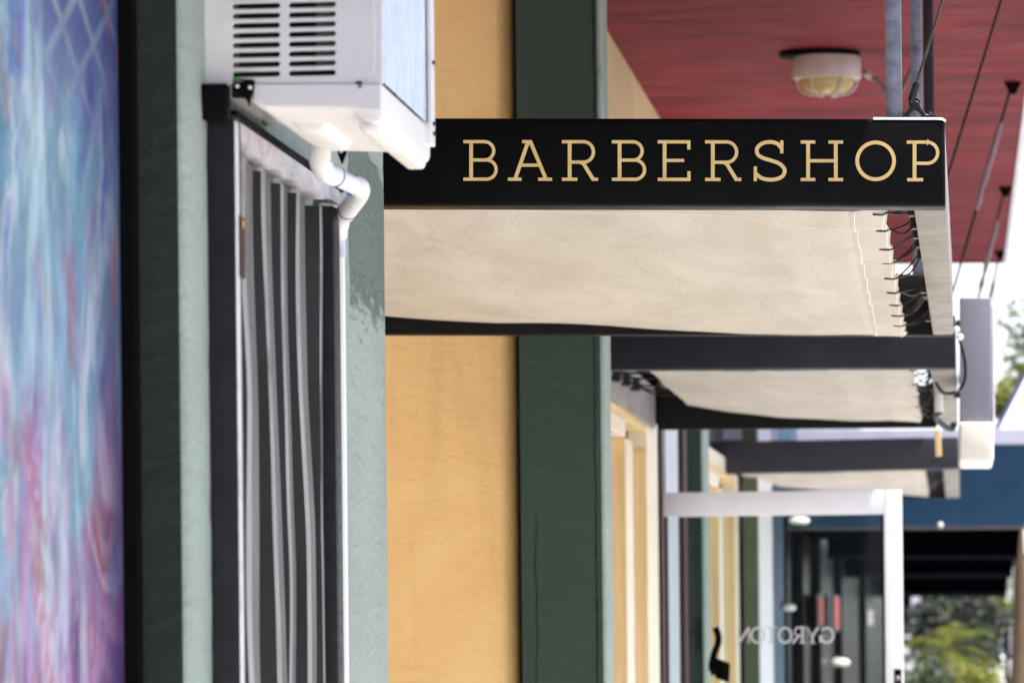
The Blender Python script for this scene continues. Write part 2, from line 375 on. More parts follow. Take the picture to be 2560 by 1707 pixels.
def world_of(o):
    v = Vector((0, 0, 0))
    while o: v += o.location; o = o.parent
    return v
def tag(o, label=None, cat=None, group=None, kind=None):
    if label: o['label'] = label
    if cat: o['category'] = cat
    if group: o['group'] = group
    if kind: o['kind'] = kind
    return o
def thing(name, label, cat, loc, group=None):
    o = bpy.data.objects.new(name, None); COL.objects.link(o); o.location = loc; o.empty_display_size = .1
    return tag(o, label, cat, group)
def smooth_path(pts, k=8):
    pts = [Vector(p) for p in pts]; out = []
    for i in range(len(pts) - 1):
        p0, p1, p2, p3 = pts[max(0, i - 1)], pts[i], pts[i + 1], pts[min(len(pts) - 1, i + 2)]
        for j in range(k):
            t = j / k
            out.append(.5 * ((2 * p1) + (p2 - p0) * t + (2 * p0 - 5 * p1 + 4 * p2 - p3) * t * t + (3 * p1 - p0 - 3 * p2 + p3) * t ** 3))
    out.append(pts[-1]); return out
def lerp_poly(pts, u):
    """pts: list of tuples, first component increasing; value at fraction u along that component"""
    a, b = pts[0][0], pts[-1][0]; x = a + (b - a) * u
    for p, q in zip(pts, pts[1:]):
        if x <= q[0] + 1e-9:
            t = (x - p[0]) / max(1e-9, q[0] - p[0]); t = max(0, min(1, t))
            return tuple(p[i] + (q[i] - p[i]) * t for i in range(len(p)))
    return pts[-1]

XF = -1770 * U        # street face of the piers
XR = -2202 * U        # recessed wall
XW = -2080 * U        # timber shop fronts
XM = -1905 * U        # mural panel

# ------------------------------------------------------------------ setting
g = MB().face
mb = MB(); mb.face([(-400, -200, -.16), (400, -200, -.16), (400, 1500, -.16), (-400, 1500, -.16)])
tag(mb.build('ground', M['ground']), kind='structure')
mb = MB()
for k in range(-14, 130): mb.box(-3.0, 2.35, k * 1.5, k * 1.5 + 1.492, -.15, 0)
tag(mb.build('pavement', M['concrete']), kind='structure')
mb = MB().box(2.352, 2.50, -21, 195, -.155, .002, .01); tag(mb.build('kerb', M['kerb']), kind='structure')
mb = MB(); mb.face([(2.5, -60, -.15), (14, -60, -.15), (14, 400, -.15), (2.5, 400, -.15)]); tag(mb.build('road', M['asphalt']), kind='structure')

# ------------------------------------------------------------------ mural building
t = thing('mural_building', 'pastel blue pink and violet mural wall at the left edge beside the green pier', 'wall', (XM - .5, 0, 0))
MB().box(-5, XM, -14, 4.972, 0, 6).build('mural_wall', M['mural'], t)
MB().box(-5, X(316, 784, .995), 4.974, 4.993, 0, 6, .004).build('edge_strip', M['black_trim'], t)

# ------------------------------------------------------------------ green and yellow shop building
bld = thing('shop_building', 'sage green and ochre yellow stucco shop row with dark green pilasters', 'building', (-2.2, 9, 0))
r1, r1e = 1.0, 1.35
xa = X(428, 784, 1.0)
def rough_wall(x0, x1, y0, y1, rad, amp, seed):
    """rendered wall with a softened near corner whose edges wander by a few millimetres"""
    prof_ = [(x0, y0)] + [(x1 - rad + rad * math.sin(a), y0 + rad - rad * math.cos(a)) for a in [k * math.pi / 8 for k in range(5)]] + [(x1, y1 - .006), (x1 - .006, y1), (x0, y1)]
    zs = [0] + [1.0 + i * .011 for i in range(180)] + [6]; rows = []
    for z in zs:
        row = []
        for k, (x, y) in enumerate(prof_):
            f = amp * (noise.noise(Vector((seed, z * 5, 0))) + .8 * noise.noise(Vector((seed, z * 17, 4.0))) + .5 * min(0, noise.noise(Vector((seed, z * 40, 9.0))) + .25) * 2)
            if 1 <= k <= 5: x += f; y -= f * .5
            if k in (6, 7): x += f * .6; y += amp * 1.1 * noise.noise(Vector((seed + 5, z * 13, 1.0))) - amp * 1.6 * max(0, noise.noise(Vector((seed + 9, z * 30, 2.0))) - .3)
            row.append((x, y, z))
        rows.append(row + [row[0]])
    return MB().grid(rows)
mb = rough_wall(-5, xa, 5.0, 6.75, .016, .0011, 1.7)
pier = mb.build('pier', M['green_face'], bld, True)
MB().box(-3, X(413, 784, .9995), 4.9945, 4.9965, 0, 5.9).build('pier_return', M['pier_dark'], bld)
xy = X(1187, 1100, 2.19); ryw = .055
pw = [(-4.5, 11.44), (-4.5, 10.95)] + [(xy - ryw + ryw * math.sin(a), 10.95 + 2.2 * ryw * (1 - math.cos(a))) for a in [k * math.pi / 20 for k in range(11)]] + [(xy, 11.44)]
MB().prism([(a, b, 0) for a, b in pw], (0, 0, 6)).build('yellow_wall', M['yellow'], bld, True, 50)
MB().box(xy + .001, xy + .03, 10.99, 11.44, 0, 6).build('shadow_joint', M['black_trim'], bld)
MB().box(-4.7, -4.502, 6.76, 11.44, 0, 6).build('entry_wall', M['cream'], bld)

def pilaster(px_l, px_c, r, depth, mface, mside):
    """dark return face towards the eye, paler street face"""
    xc = X(px_c, 1100, r); y = 5 * r
    mb = rough_wall(X(px_l, 1100, r), xc, y, y + depth, .012, .0022, r * 3)
    o = mb.build('pilaster', mside, bld, True)
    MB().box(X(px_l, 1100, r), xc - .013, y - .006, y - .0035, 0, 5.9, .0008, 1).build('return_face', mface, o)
    return o
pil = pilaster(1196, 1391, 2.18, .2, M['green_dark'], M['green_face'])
MB().box(X(1203, 1100, 2.18), X(1391, 1100, 2.18) - .02, 11.105, 11.279, 0, 6).build('pilaster_core', M['green_dark'], bld)
MB().box(-4, XR, 11.45, 16.64, 2.9, 6).build('cream_wall', M['cream'], bld)
def crack(px, y0, y1, seed, amp=4, w=.0022):
    pts = []
    for k in range(60):
        py = y0 + (y1 - y0) * k / 59
        p = P(px + (py - y0) * .011 + amp * noise.noise(Vector((seed, py * .012, 0))) + amp * .5 * noise.noise(Vector((seed, py * .05, 3))), py, 2.1785)
        p.y = 10.8925; pts.append(p)
    MB().tube(pts, [w * (.5 + .8 * abs(noise.noise(Vector((seed + 2, k * .21, 1))))) for k in range(60)], 5).build('crack', M['crack'], pil)
crack(1362, -20, 300, 1.0); crack(1364, 760, 1580, 2.0); crack(1230, 1180, 1580, 3.0, 5, .0016)
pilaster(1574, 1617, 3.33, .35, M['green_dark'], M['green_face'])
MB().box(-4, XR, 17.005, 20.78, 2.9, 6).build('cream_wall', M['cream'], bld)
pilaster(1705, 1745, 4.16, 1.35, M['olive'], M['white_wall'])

def shopfront(y0, y1, mull, jamb, zh):
    """timber shop window: glazing, head, mullion and jamb"""
    w = MB().box(-4, XW - .09, y0, y1, 0, 2.895).build('shop_window', M['shop_glass'], bld)
    MB().box(XW - .088, XW - .01, y0, y1, zh + .115, zh + .2, .004).build('transom_panel', M['wood_cream'], w)
    MB().box(XW - .086, XW, y0, mull - .002, zh, zh + .07, .004).build('head', M['wood_cream'], w)
    MB().box(XW - .086, XW - .004, y0, jamb - .002, zh + .072, zh + .113, .004).build('head', M['wood'], w)
    for ya, yb in ((mull, mull + .28), (jamb, min(y1, jamb + .53))):
        p = MB().box(XW - .085, XW - .001, ya, yb, .1, zh - .003 if ya == mull else zh + .13, .003).build('timber_post', M['wood_cream'], w)
        MB().box(XW - .05, XW - .006, ya - .004, ya - .001, .1, zh - .002).build('post_face', M['wood'], p)
        MB().box(XW - .084, XW - .06, ya - .07, ya - .006, .1, zh - .01).build('stop', M['wood_cream'], p)
    return w
shopfront(11.45, 15.18, 13.72, 14.65, 2.355)
shopfront(17.01, 20.78, 19.08, 20.4, 2.355)
# doorway behind the open glass door
j = MB().box(-4, XW + .003, 15.185, 15.24, 0, 2.9, .002).build('door_jamb', M['black_trim'], bld)
MB().box(XW - .03, XW + .012, 15.243, 15.32, 0, 2.85, .003).build('door_jamb', M['maroon'], bld)
MB().box(-4, XW + .002, 15.55, 16.25, 0, 2.9).build('side_panel', M['pale_panel'], bld)
MB().box(-4, XW + .006, 16.252, 16.36, 0, 2.85).build('door_jamb', M['black_trim'], bld)
MB().box(XW - .02, XW + .02, 16.365, 16.63, 0, 2.85, .003).build('door_jamb', M['maroon'], bld)

# ------------------------------------------------------------------ red canopy
ZS = 4.02
cn = thing('street_canopy', 'red boarded canopy soffit overhead above the awnings', 'canopy', (XR, 14, ZS))
mb = MB()
y = -14.0
while y < 23.0:
    y2 = min(y + .62, 23.1); mb.box(XR + .002, .33, y, y2 - .0025, ZS, ZS + .05); y = y2
mb.box(XR + .002, .33, -14, 23.1, ZS + .055, ZS + .22)
mb.build('soffit', M['red'], cn)
MB().box(.332, .362, -14, 23.12, ZS - .02, ZS + .30, .004).build('fascia_trim', M['fascia_white'], cn)
MB().box(XR + .002, .33, 23.102, 23.13, ZS - .012, ZS + .28, .004).build('end_trim', M['red'], cn)

# ------------------------------------------------------------------ lettering (slab capitals)
def arc(cx, cy, rx, ry, a0, a1, n=18):
    return [(cx + rx * math.cos(math.radians(a0 + (a1 - a0) * i / n)), cy + ry * math.sin(math.radians(a0 + (a1 - a0) * i / n))) for i in range(n + 1)]
W, T = .092, .08
def cat(pts): return [(v.x, v.y) for v in smooth_path([(a, b, 0) for a, b in pts], 6)]
GLY = {
 'B': [([(.19, 0), (.19, 1)], W), ([(0, .96), (.50, .96)] + arc(.52, .735, .225, .225, 90, -90) + [(.19, .51)], T),
       ([(0, .04), (.55, .04)] + arc(.57, .275, .235, .235, -90, 90) + [(.5, .51)], T)],
 'A': [([(.505, .98), (.17, .02)], W), ([(.545, .98), (.945, .02)], W), ([(.35, .96), (.585, .96)], T), ([(.30, .385), (.80, .385)], T),
       ([(0, .04), (.335, .04)], T), ([(.745, .04), (1.085, .04)], T)],
 'R': [([(.19, 0), (.19, 1)], W), ([(0, .96), (.52, .96)] + arc(.535, .71, .24, .25, 90, -90) + [(.19, .46)], T),
       (cat([(.46, .455), (.53, .42), (.60, .31), (.78, .02)]), W), ([(.735, .04), (.89, .04)], T), ([(0, .04), (.38, .04)], T)],
 'E': [([(.17, 0), (.17, 1)], W), ([(0, .96), (.80, .96)], T), ([(.765, .99), (.765, .77)], T), ([(.17, .505), (.65, .505)], T),
       ([(0, .04), (.80, .04)], T), ([(.768, .01), (.768, .24)], T)],
 'S': [([(.695, 1), (.695, .68)], T), ([(.045, 0), (.045, .36)], T),
       (cat([(.69, .80), (.58, .92), (.40, .96), (.20, .915), (.085, .79), (.11, .65), (.24, .565), (.45, .50), (.65, .42), (.765, .28), (.72, .13), (.58, .055), (.40, .035), (.20, .075), (.05, .19)]), W)],
 'H': [([(.18, 0), (.18, 1)], W), ([(.86, 0), (.86, 1)], W), ([(0, .96), (.355, .96)], T), ([(.68, .96), (1.04, .96)], T),
       ([(0, .04), (.355, .04)], T), ([(.68, .04), (1.04, .04)], T), ([(.18, .5), (.86, .5)], T)],
 'O': [(arc(.495, .5, .452, .452, 0, 360, 48), W)],
 'P': [([(.19, 0), (.19, 1)], W), ([(0, .96), (.5, .96)] + arc(.5, .70, .26, .26, 90, -90) + [(.19, .44)], T), ([(.01, .04), (.40, .04)], T)],
}
GLY2 = {   # lighter roman capitals for the door
 'G': [(arc(.48, .5, .42, .44, 40, 350, 30), .13), ([(.88, .45), (.88, .08)], .13), ([(.62, .45), (1.0, .45)], .06)],
 'Y': [([(.06, .98), (.42, .45)], .14), ([(.82, .98), (.42, .45)], .07), ([(.42, .48), (.42, .0)], .14), ([(.22, .03), (.62, .03)], .06)],
 'R': [([(.18, 0), (.18, 1)], .14), ([(.02, .97), (.45, .97)] + arc(.45, .73, .22, .24, 90, -90) + [(.18, .49)], .09), ([(.4, .48), (.82, .0)], .13), ([(.02, .03), (.36, .03)], .06)],
 'O': [(arc(.48, .5, .41, .44, 0, 360, 40), .13)],
 'T': [([(.4, 0), (.4, 1)], .14), ([(.02, .97), (.78, .97)], .07), ([(.22, .03), (.58, .03)], .06)],
 'N': [([(.12, 0), (.12, 1)], .08), ([(.12, .98), (.78, .02)], .14), ([(.80, 0), (.80, 1)], .08)],
}
def ribbon(pts, w):
    pts = [Vector((a, b)) for a, b in pts]; closed = (pts[0] - pts[-1]).length < 1e-4
    n = len(pts); L, R = [], []
    for i, p in enumerate(pts):
        a = pts[i - 1] if i > 0 else (pts[-2] if closed else None)
        b = pts[i + 1] if i < n - 1 else (pts[1] if closed else None)
        d1 = (p - a).normalized() if a is not None else None
        d2 = (b - p).normalized() if b is not None else None
        d1 = d1 or d2; d2 = d2 or d1
        nn = Vector((-(d1.y + d2.y), d1.x + d2.x)).normalized()
        k = 1 / max(.5, nn.dot(Vector((-d1.y, d1.x))))
        L.append(p + nn * w / 2 * k); R.append(p - nn * w / 2 * k)
    return L, R
def letters(mb, gl, text, xs, place):
    k = 0
    for ch, x0 in zip(text, xs):
        for pts, w in gl[ch]:
            L, R = ribbon(pts, w); k += 1
            off = (k % 7) * .00012
            A = [mb.bm.verts.new(place(x0, q.x, q.y, off)) for q in L]; B = [mb.bm.verts.new(place(x0, q.x, q.y, off)) for q in R]
            for i in range(len(A) - 1): mb.bm.faces.new((A[i], A[i + 1], B[i + 1], B[i]))

# ------------------------------------------------------------------ awnings
def awning(root, r0, r1, front, far, fas, side, near_c, far_c, r_cn, r_cf, mats, ties=9, left_ties=0, wr=.010, seam=True, thick=.09, xw=None):
    """root: Empty; front / far: (left, right) lower corners of the street-crossing beams; fas: beam height in units
    side: (inner px, outer px) at the front and at the far end; near_c / far_c: cloth hem points"""
    fm, dm = mats
    hz = fas * U
    def beam(name, ends, r, m, round_end=False, rin=.006):
        a, b = P(*ends[0], r), P(*ends[1], r)
        up = Vector((0, 0, hz))
        mb = MB().prism([a, b, b + up, a + up], (0, thick if r == r0 else .06, 0), rin, 3)
        return mb.build(name, m, root, True, 35)
    fb = beam('front_beam', front, r0, fm, rin=.009)
    bb = beam('rear_beam', far, r1, dm)
    def rail(name, xa0, xb0, xa1, xb1, m, z0=None, z1=None):
        y0, y1 = 5 * r0 + thick + .001, 5 * r1 - .001
        zf = P(*front[1], r0).z if z0 is None else z0; zb = P(*far[1], r1).z if z1 is None else z1
        mb = MB()
        c = [(xa0, y0, zf + .002), (xb0, y0, zf + .002), (xb0, y0, zf + hz - .004), (xa0, y0, zf + hz - .004)]
        d = [(xa1, y1, zb + .002), (xb1, y1, zb + .002), (xb1, y1, zb + hz - .004), (xa1, y1, zb + hz - .004)]
        A = [mb.bm.verts.new(p) for p in c]; B = [mb.bm.verts.new(p) for p in d]
        mb.bm.faces.new(A); mb.bm.faces.new(B[::-1])
        for i in range(4): mb.bm.faces.new((A[i], B[i], B[(i + 1) % 4], A[(i + 1) % 4]))
        bmesh.ops.recalc_face_normals(mb.bm, faces=mb.bm.faces[:])
        bmesh.ops.bevel(mb.bm, geom=mb.bm.edges[:], offset=.004, segments=2, profile=.5, affect='EDGES')
        return mb.build(name, m, root, True, 35)
    (i0, o0), (i1, o1) = side
    ya, yb = front[1][1], far[1][1]
    rail('side_beam', X(i0, ya, r0), X(o0, ya, r0), X(i1, yb, r1), X(o1, yb, r1), M['beam_raw'])
    xw = xw or XR + .003
    rail('wall_beam', xw, xw + .05, xw, xw + .05, M['beam_raw'], P(*front[0], r0).z, P(*far[0], r1).z)
    # cloth
    nu, nv = 110, 56; rows = []
    def cloth(u, v, off=0):
        a = lerp_poly(near_c, u); b = lerp_poly(far_c, u)
        A, B = P(a[0], a[1], r_cn), P(b[0], b[1], r_cf)
        p = A.lerp(B, v)
        p.z -= .028 * math.sin(math.pi * v) * math.sin(math.pi * min(1, u * 1.05)) ** .7
        if ties:
            ph = v * ties
            e = max(0, (u - .62) / .38); fold = abs(math.sin(math.pi * (ph + .55 * (1 - u))))
            p.z -= 1.7 * wr * e ** 1.4 * (fold ** .6 - .5) * 1.5
            fr = ph - math.floor(ph)
            if u > .8: p.x -= (.5 + 1.1 * abs(noise.noise(Vector((math.floor(ph) * 1.7, r0, .3))))) * (.009 * (fr ** 2) + .006 * math.sin(math.pi * fr)) * ((u - .8) / .2) ** 3 * (wr / .010)
        nz = noise.noise(Vector((p.x * 1.6, p.y * 3.0, 3.1))) + .6 * noise.noise(Vector((p.x * 3.1 + p.y, p.y * 6.0, 7.7)))
        p.z += .010 * nz * min(1, 6 * v + .3)
        p.z -= off; return p
    for i in range(nu + 1):
        rows.append([cloth(i / nu, j / nv) for j in range(nv + 1)])
    cv = MB().grid(rows).build('canvas', M['canvas'], root, True, 80)
    if seam:
        h0 = .945
        hem = [[cloth(h0 + (1 - h0) * i / 8, j / nv, .0022) for j in range(nv + 1)] for i in range(9)]
        MB().grid(hem).build('hem', M['canvas'], cv, True, 80)
        for uu in (h0 + .006, .995):
            MB().tube([cloth(uu, j / nv, .0032) for j in range(nv + 1)], .0011, 5).build('stitch_line', M['stitch'], cv)
        MB().tube([cloth(.30 + .70 * i / 90, .055, .0024) for i in range(91)], .0008, 5).build('stitch_line', M['stitch'], cv)
    for k in range(ties):
        v = (k + .08) / ties
        a0 = cloth(.992, min(1, v), .004); a1 = cloth(1.0, min(1, v), .003)
        f = (5 * r_cn + (r_cf - r_cn) * 5 * v - 5 * r0) / (5 * (r1 - r0))
        xin = X(i0, ya, r0) * (1 - f) + X(i1, yb, r1) * f
        zb = (P(*front[1], r0).z * (1 - f) + P(*far[1], r1).z * f)
        q = Vector((xin - .006, a1.y + random.uniform(-.04, .14), zb + random.uniform(.015, .07))); sag = Vector((0, random.uniform(-.03, .05), -random.uniform(.0, .04)))
        a00 = cloth(.978, min(1, v), .003)
        pth = smooth_path([a00, a0 + Vector((0, 0, -.002)), a1, a1.lerp(q, .5) + sag, q, q + Vector((.004, .05, .025)), q.lerp(a1, .45) + Vector((0, .09, .012)), a1 + Vector((-.004, .07, .006))], 6)
        tie = MB().tube(pth, .0023, 6).build('lacing_tie', M['cord'], root, True)
        MB().box(q.x - .012, q.x + .006, q.y - .012, q.y + .018, q.z - .014, q.z + .012, .003).build('clamp', M['cord'], tie)
    for k in range(left_ties):
        v = .06 + .8 * k / left_ties; a1 = cloth(0, v)
        q = Vector((xw + .055, a1.y + .05, a1.z + .05))
        tie = MB().tube(smooth_path([a1, a1.lerp(q, .5) + Vector((0, 0, -.02)), q], 6), .004, 6).build('lacing_tie', M['cord'], root, True)
        MB().box(q.x - .004, q.x + .03, q.y - .05, q.y + .05, q.z - .03, q.z + .02, .004).build('clamp', M['cord'], tie)
    return fb

A1 = thing('barber_awning', 'nearest awning with black BARBERSHOP fascia and sagging cream canvas', 'awning', (-.7, 9, 2.5), 'canvas awnings along the shop row')
fb = awning(A1, 1.45, 2.08, ((450, 471.2), (2172, 474)), ((700, 767), (2190, 770)), 292, ((2098, 2172), (2143, 2190)),
       [(460, 440), (1700, 466), (1800, 485), (1950, 492), (2040, 485)],
       [(710, 708), (880, 722), (1140, 744), (1400, 752), (1700, 767), (1900, 770), (2086, 772)], 1.49, 2.04, (M['sign_black'], M['beam_black']), ties=9, thick=.085, xw=-2960 * U)
SRC = 1.0884
rows = []
for px in (2006, 2040, 2080, 2120, 2150, 2164, 2169.5, 2172.3):
    dz = max(0, (px - 2160) / 12.3) ** 2 * .0055
    p = P(px, 272.0 + (px - 2006) * .0016, 1.45)
    rows.append([p + Vector((0, -.0014, -.0035 - dz)), p + Vector((0, -.0008, -.0005 - dz)), p + Vector((0, .003, .0026 - dz)), p + Vector((0, .009, .0036 - dz))])
MB().grid(rows).build('sunlit_edge', M['sunlit_edge'], fb, True, 80)  # bright strip painted in for sun catching the sign's top edge
xs = [v / SRC for v in (1158.7, 1270, 1405, 1529.8, 1644.4, 1762.8, 1883.8, 2002, 2138.7, 2267)]
mb = MB(); CAP = 93.5
def place(x0, gx, gy, off):
    px = x0 + gx * CAP; py = 415.6 + (px - 1065) * .0011 - gy * CAP
    p = P(px, py, 1.45); p.y -= .0016 + off; return p
letters(mb, GLY, 'BARBERSHOP', xs, place)
mb.build('lettering', M['gold'], fb)
def post(root, pxl, pxr, pyb, r, m=M['post']):
    a, b = P(pxl, pyb, r), P(pxr, pyb, r); w = b.x - a.x
    return MB().box(a.x, b.x, a.y, a.y + w, a.z, ZS - .003, .004, 2).build('hanger_post', m, root, True, 35)
post(A1, 2035, 2072, 270, 1.457)
zt = P(2120, 770, 2.08).z + 292 * U
pz = VY - (zt - EYE) / (U * 2.088)
post(A1, 2096, 2123, pz + 1.5, 2.085)

A2 = thing('plain_awning', 'second awning with plain charcoal fascia and canvas below the sign awning', 'awning', (-.7, 13.3, 2.5), 'canvas awnings along the shop row')
awning(A2, 2.36, 2.98, ((1330, 849), (2196, 845.5)), ((1511, 986), (2152, 981)), 290, ((2135, 2196), (2163, 2200)),
       [(1490, 850), (1800, 852), (2103, 848)], [(1577, 926), (1668, 941), (1792, 956), (1958, 964), (2119, 965)], 2.42, 2.9,
       (M['beam_dark'], M['beam_black']), ties=9, left_ties=5, wr=.012, seam=False, xw=-2055 * U - .05)
zt = P(2150, 846, 2.36).z + 290 * U; pz = VY - (zt - EYE) / (U * 2.37)
post(A2, 2127, 2151, pz + 1.2, 2.366, M['beam_dark'])
A3 = thing('plain_awning', 'third smaller awning with dark grey fascia just above the glass door', 'awning', (-.7, 21.5, 2.5), 'canvas awnings along the shop row')
awning(A3, 3.95, 4.8, ((1560, 1090), (2202, 1076)), ((1640, 1150), (2200, 1143)), 290, ((2166, 2203), (2172, 2204)),
       [(1700, 1088), (1900, 1085), (2125, 1078)], [(1745, 1112), (1900, 1128), (2135, 1136)], 4.03, 4.7,
       (M['beam_grey'], M['beam_black']), ties=8, left_ties=4, wr=.014, seam=False)
MB().ext([(2146, 985), (2160, 985), (2163, 1046), (2149, 1046)], 3.05, .05, .004).build('hanging_strap', M['wood'], A2)

# ------------------------------------------------------------------ wires
def rope(path, rad, twist=True): return MB().tube(path, rad, 8)
gw = 'support wires from awnings to canopy'
# nearest stay with its A-bracket
bk = P(2102, 267, 1.462)
t = thing('stay_wire', 'steel stay wire rising from the bracket on the sign top', 'wire', bk, gw)
topw = P(2100, 270, 1.462); topw = Vector((400 * U - .145, topw.y, ZS))
eye = bk + Vector((.0, 0, .021))
a2 = P(2165, 0, 1.462); a1v = P(2106, 190, 1.462); d = (a2 - a1v).normalized(); tip = a1v + d * ((ZS - a1v.z) / d.z)
MB().tube([a1v - d * .004, a1v.lerp(tip, .5), tip], .0032, 8).build('cable', M['wire'], t, True)
# pale twisted strand lying on the cable
mb = MB(); n = 380
hel = [a1v.lerp(tip, i / n * .42) + Vector((math.cos(i * 1.6), math.sin(i * 1.6), 0)) * .0031 for i in range(n)]
mb.tube(hel, .0007, 4); mb.build('strand', M['stitch'], t)
MB().tube([a1v - d * .042, a1v - d * .002], .0085, 12).build('crimp_sleeve', M['steel'], t, True)
e0 = a1v - d * .04
mb = MB(); mb.tube(smooth_path([e0 + Vector((-.003, 0, 0)), bk + Vector((-.012, -.004, .036)), bk + Vector((-.008, -.004, .018)), bk + Vector((.005, -.004, .020)), bk + Vector((.008, -.004, .034)), e0 + Vector((.003, 0, 0))], 6), .0027, 8)
mb.build('thimble_loop', M['wire'], t, True)
br = MB()
pts = [(-.030, 0), (-.024, .001), (-.012, .016), (-.008, .027), (0, .031), (.008, .027), (.013, .014), (.024, .001), (.034, 0), (.034, -.004), (.020, -.004), (.006, .010), (0, .013), (-.007, .010), (-.020, -.004), (-.030, -.004)]
for dy in (-.011, .006):
    br.prism([(bk.x + a, bk.y + dy, bk.z + b + .001) for a, b in pts], (0, .004, 0), .0008, 1)
for sx in (-.027, .028): br.box(bk.x + sx - .016, bk.x + sx + .016, bk.y - .012, bk.y + .012, bk.z - .004, bk.z)
bko = br.build('bracket', M['steel'], t, True, 30)
for sx in (-.030, .030):
    MB().lathe((bk.x + sx, bk.y, bk.z), [(.009, 0), (.009, .005), (.006, .006), (.005, .009)], n=12).build('bolt', M['steel'], bko, True)
MB().tube([(bk.x, bk.y - .014, bk.z + .022), (bk.x, bk.y + .014, bk.z + .022)], .0042, 10).build('pin', M['steel'], bko, True)

def stay(top, bot, label, turn=True, rad=.0045):
    t = thing('stay_wire', label, 'wire', top, gw); d = (bot - top).normalized(); L = (bot - top).length
    if turn:
        MB().tube([top, top + d * .20], .007, 8).build('eye_rod', M['wire'], t, True)
        mb = MB().prism([top + Vector((-.040, -.01, 0)), top + Vector((.040, -.01, 0)), top + Vector((.014, -.01, -.055)), top + Vector((-.014, -.01, -.055))], (0, .02, 0), .003)
        mb.build('anchor', M['black_trim'], t)
        MB().tube([top + d * .19, top + d * .23, top + d * .47, top + d * .50], [.009, .015, .015, .009], 10).build('turnbuckle', M['turn'], t, True)
        MB().tube([top + d * .50, top + d * .56, top + d * .60], [.008, .017, .008], 10).build('lock_nut', M['turn'], t, True)
        MB().tube([top + d * .58, top + d * .80], .007, 8).build('eye_rod', M['wire'], t, True)
        MB().tube([top + d * .78, bot], rad, 6).build('cable', M['wire'], t, True)
    else:
        MB().tube([top, bot], rad, 6).build('cable', M['wire'], t, True)
        MB().prism([top + Vector((-.04, -.01, 0)), top + Vector((.04, -.01, 0)), top + Vector((.012, -.01, -.05)), top + Vector((-.012, -.01, -.05))], (0, .02, 0), .003).build('anchor', M['black_trim'], t)
    return t
def stop_z(a, b, z): return a + (b - a) * ((z - a.z) / (b.z - a.z))
za2 = P(2150, 846, 2.36).z + 290 * U; za3 = P(2150, 1076, 3.95).z + 290 * U
p0, p1 = P(2300, 0, 2.4), P(2175, 410, 2.4)
stay(stop_z(p0, p1, ZS), stop_z(p0, p1, za2), 'long dark wire crossing the red soffit without a turnbuckle', False, .0055)
def soff(px, py):
    r = (ZS - EYE) / U / (VY - py); return P(px, py, r), r
for (px, py, qx, qy, za, lb) in ((2326, 190, 2212, 588, za2, 'largest stay wire with turnbuckle under the soffit edge'),
                             (2309, 431, 2270, 590, za3, 'middle stay wire with turnbuckle under the soffit edge'),
                             (2297, 577, 2284, 640, za3, 'farthest short stay wire hanging from the end of the soffit')):
    a, r = soff(px, py); a.z = ZS; b = P(qx, qy, r); b = a + (b - a) * ((za - a.z) / (b.z - a.z))
    b.x = max(b.x, -.12) if False else b.x
    stay(a, b, lb, rad=.006)

# ------------------------------------------------------------------ soffit lamp
rl = 2.9; c = P(1899, 130, rl); hz = Z(1899, 182, rl) - c.z; lz = Z(1899, 219, rl) - Z(1899, 182, rl)
t = thing('bulkhead_lamp', 'white oval bulkhead lamp with caged amber glass under the red soffit', 'lamp', (c.x, c.y, ZS))
MB().lathe((c.x - .03, c.y, ZS - .022), [(.172, .021), (.172, 0.004), (.165, 0)], 1, .7).build('shadow_plate', M['black_trim'], t, True)  # black plate also standing in for the lamp's shadow on the soffit
MB().lathe(c, [(.10, ZS - .0225 - c.z), (.138, .0), (.145, -.012), (.147, hz + .012), (.142, hz), (.12, hz - .002)], 1, .72).build('housing', M['lamp_body'], t, True)
prof = [(.118, hz - .003)] + [(.118 * math.cos(a) ** .6, hz - .003 + (lz + .006) * math.sin(a)) for a in [i * math.pi / 2 / 8 for i in range(1, 8)]]
MB().lathe(c, prof, 1, .72).build('lens', M['amber'], t, True)
cage = MB()
for ang in (60, 120, 0, 180, -60, -120):
    ca, sa = math.cos(math.radians(ang)), math.sin(math.radians(ang)) * .72
    cage.tube([c + Vector((.130 * ca * (math.cos(a) ** .5 if a < 1.55 else .1), .130 * sa * (math.cos(a) ** .5 if a < 1.55 else .1), hz + lz * 1.04 * math.sin(a))) for a in [i * 1.5 / 8 for i in range(9)]], .0045, 6)
cage.build('guard_cage', M['lamp_body'], t, True)
cp = [P(1974, 166, rl), P(1990, 170, rl), P(2005, 180, rl), P(2024, 196, rl), P(2040, 214, rl), P(2060, 218, rl + .01), P(2080, 190, rl + .02)]
q = cp[-1].copy(); q.x += .05; q.z = ZS
MB().tube(smooth_path(cp + [q], 6), .011, 10).build('conduit', M['turn'], t, True)
MB().tube([cp[1], cp[1].lerp(cp[2], .8)], .016, 10).build('gland', M['lamp_body'], t, True)

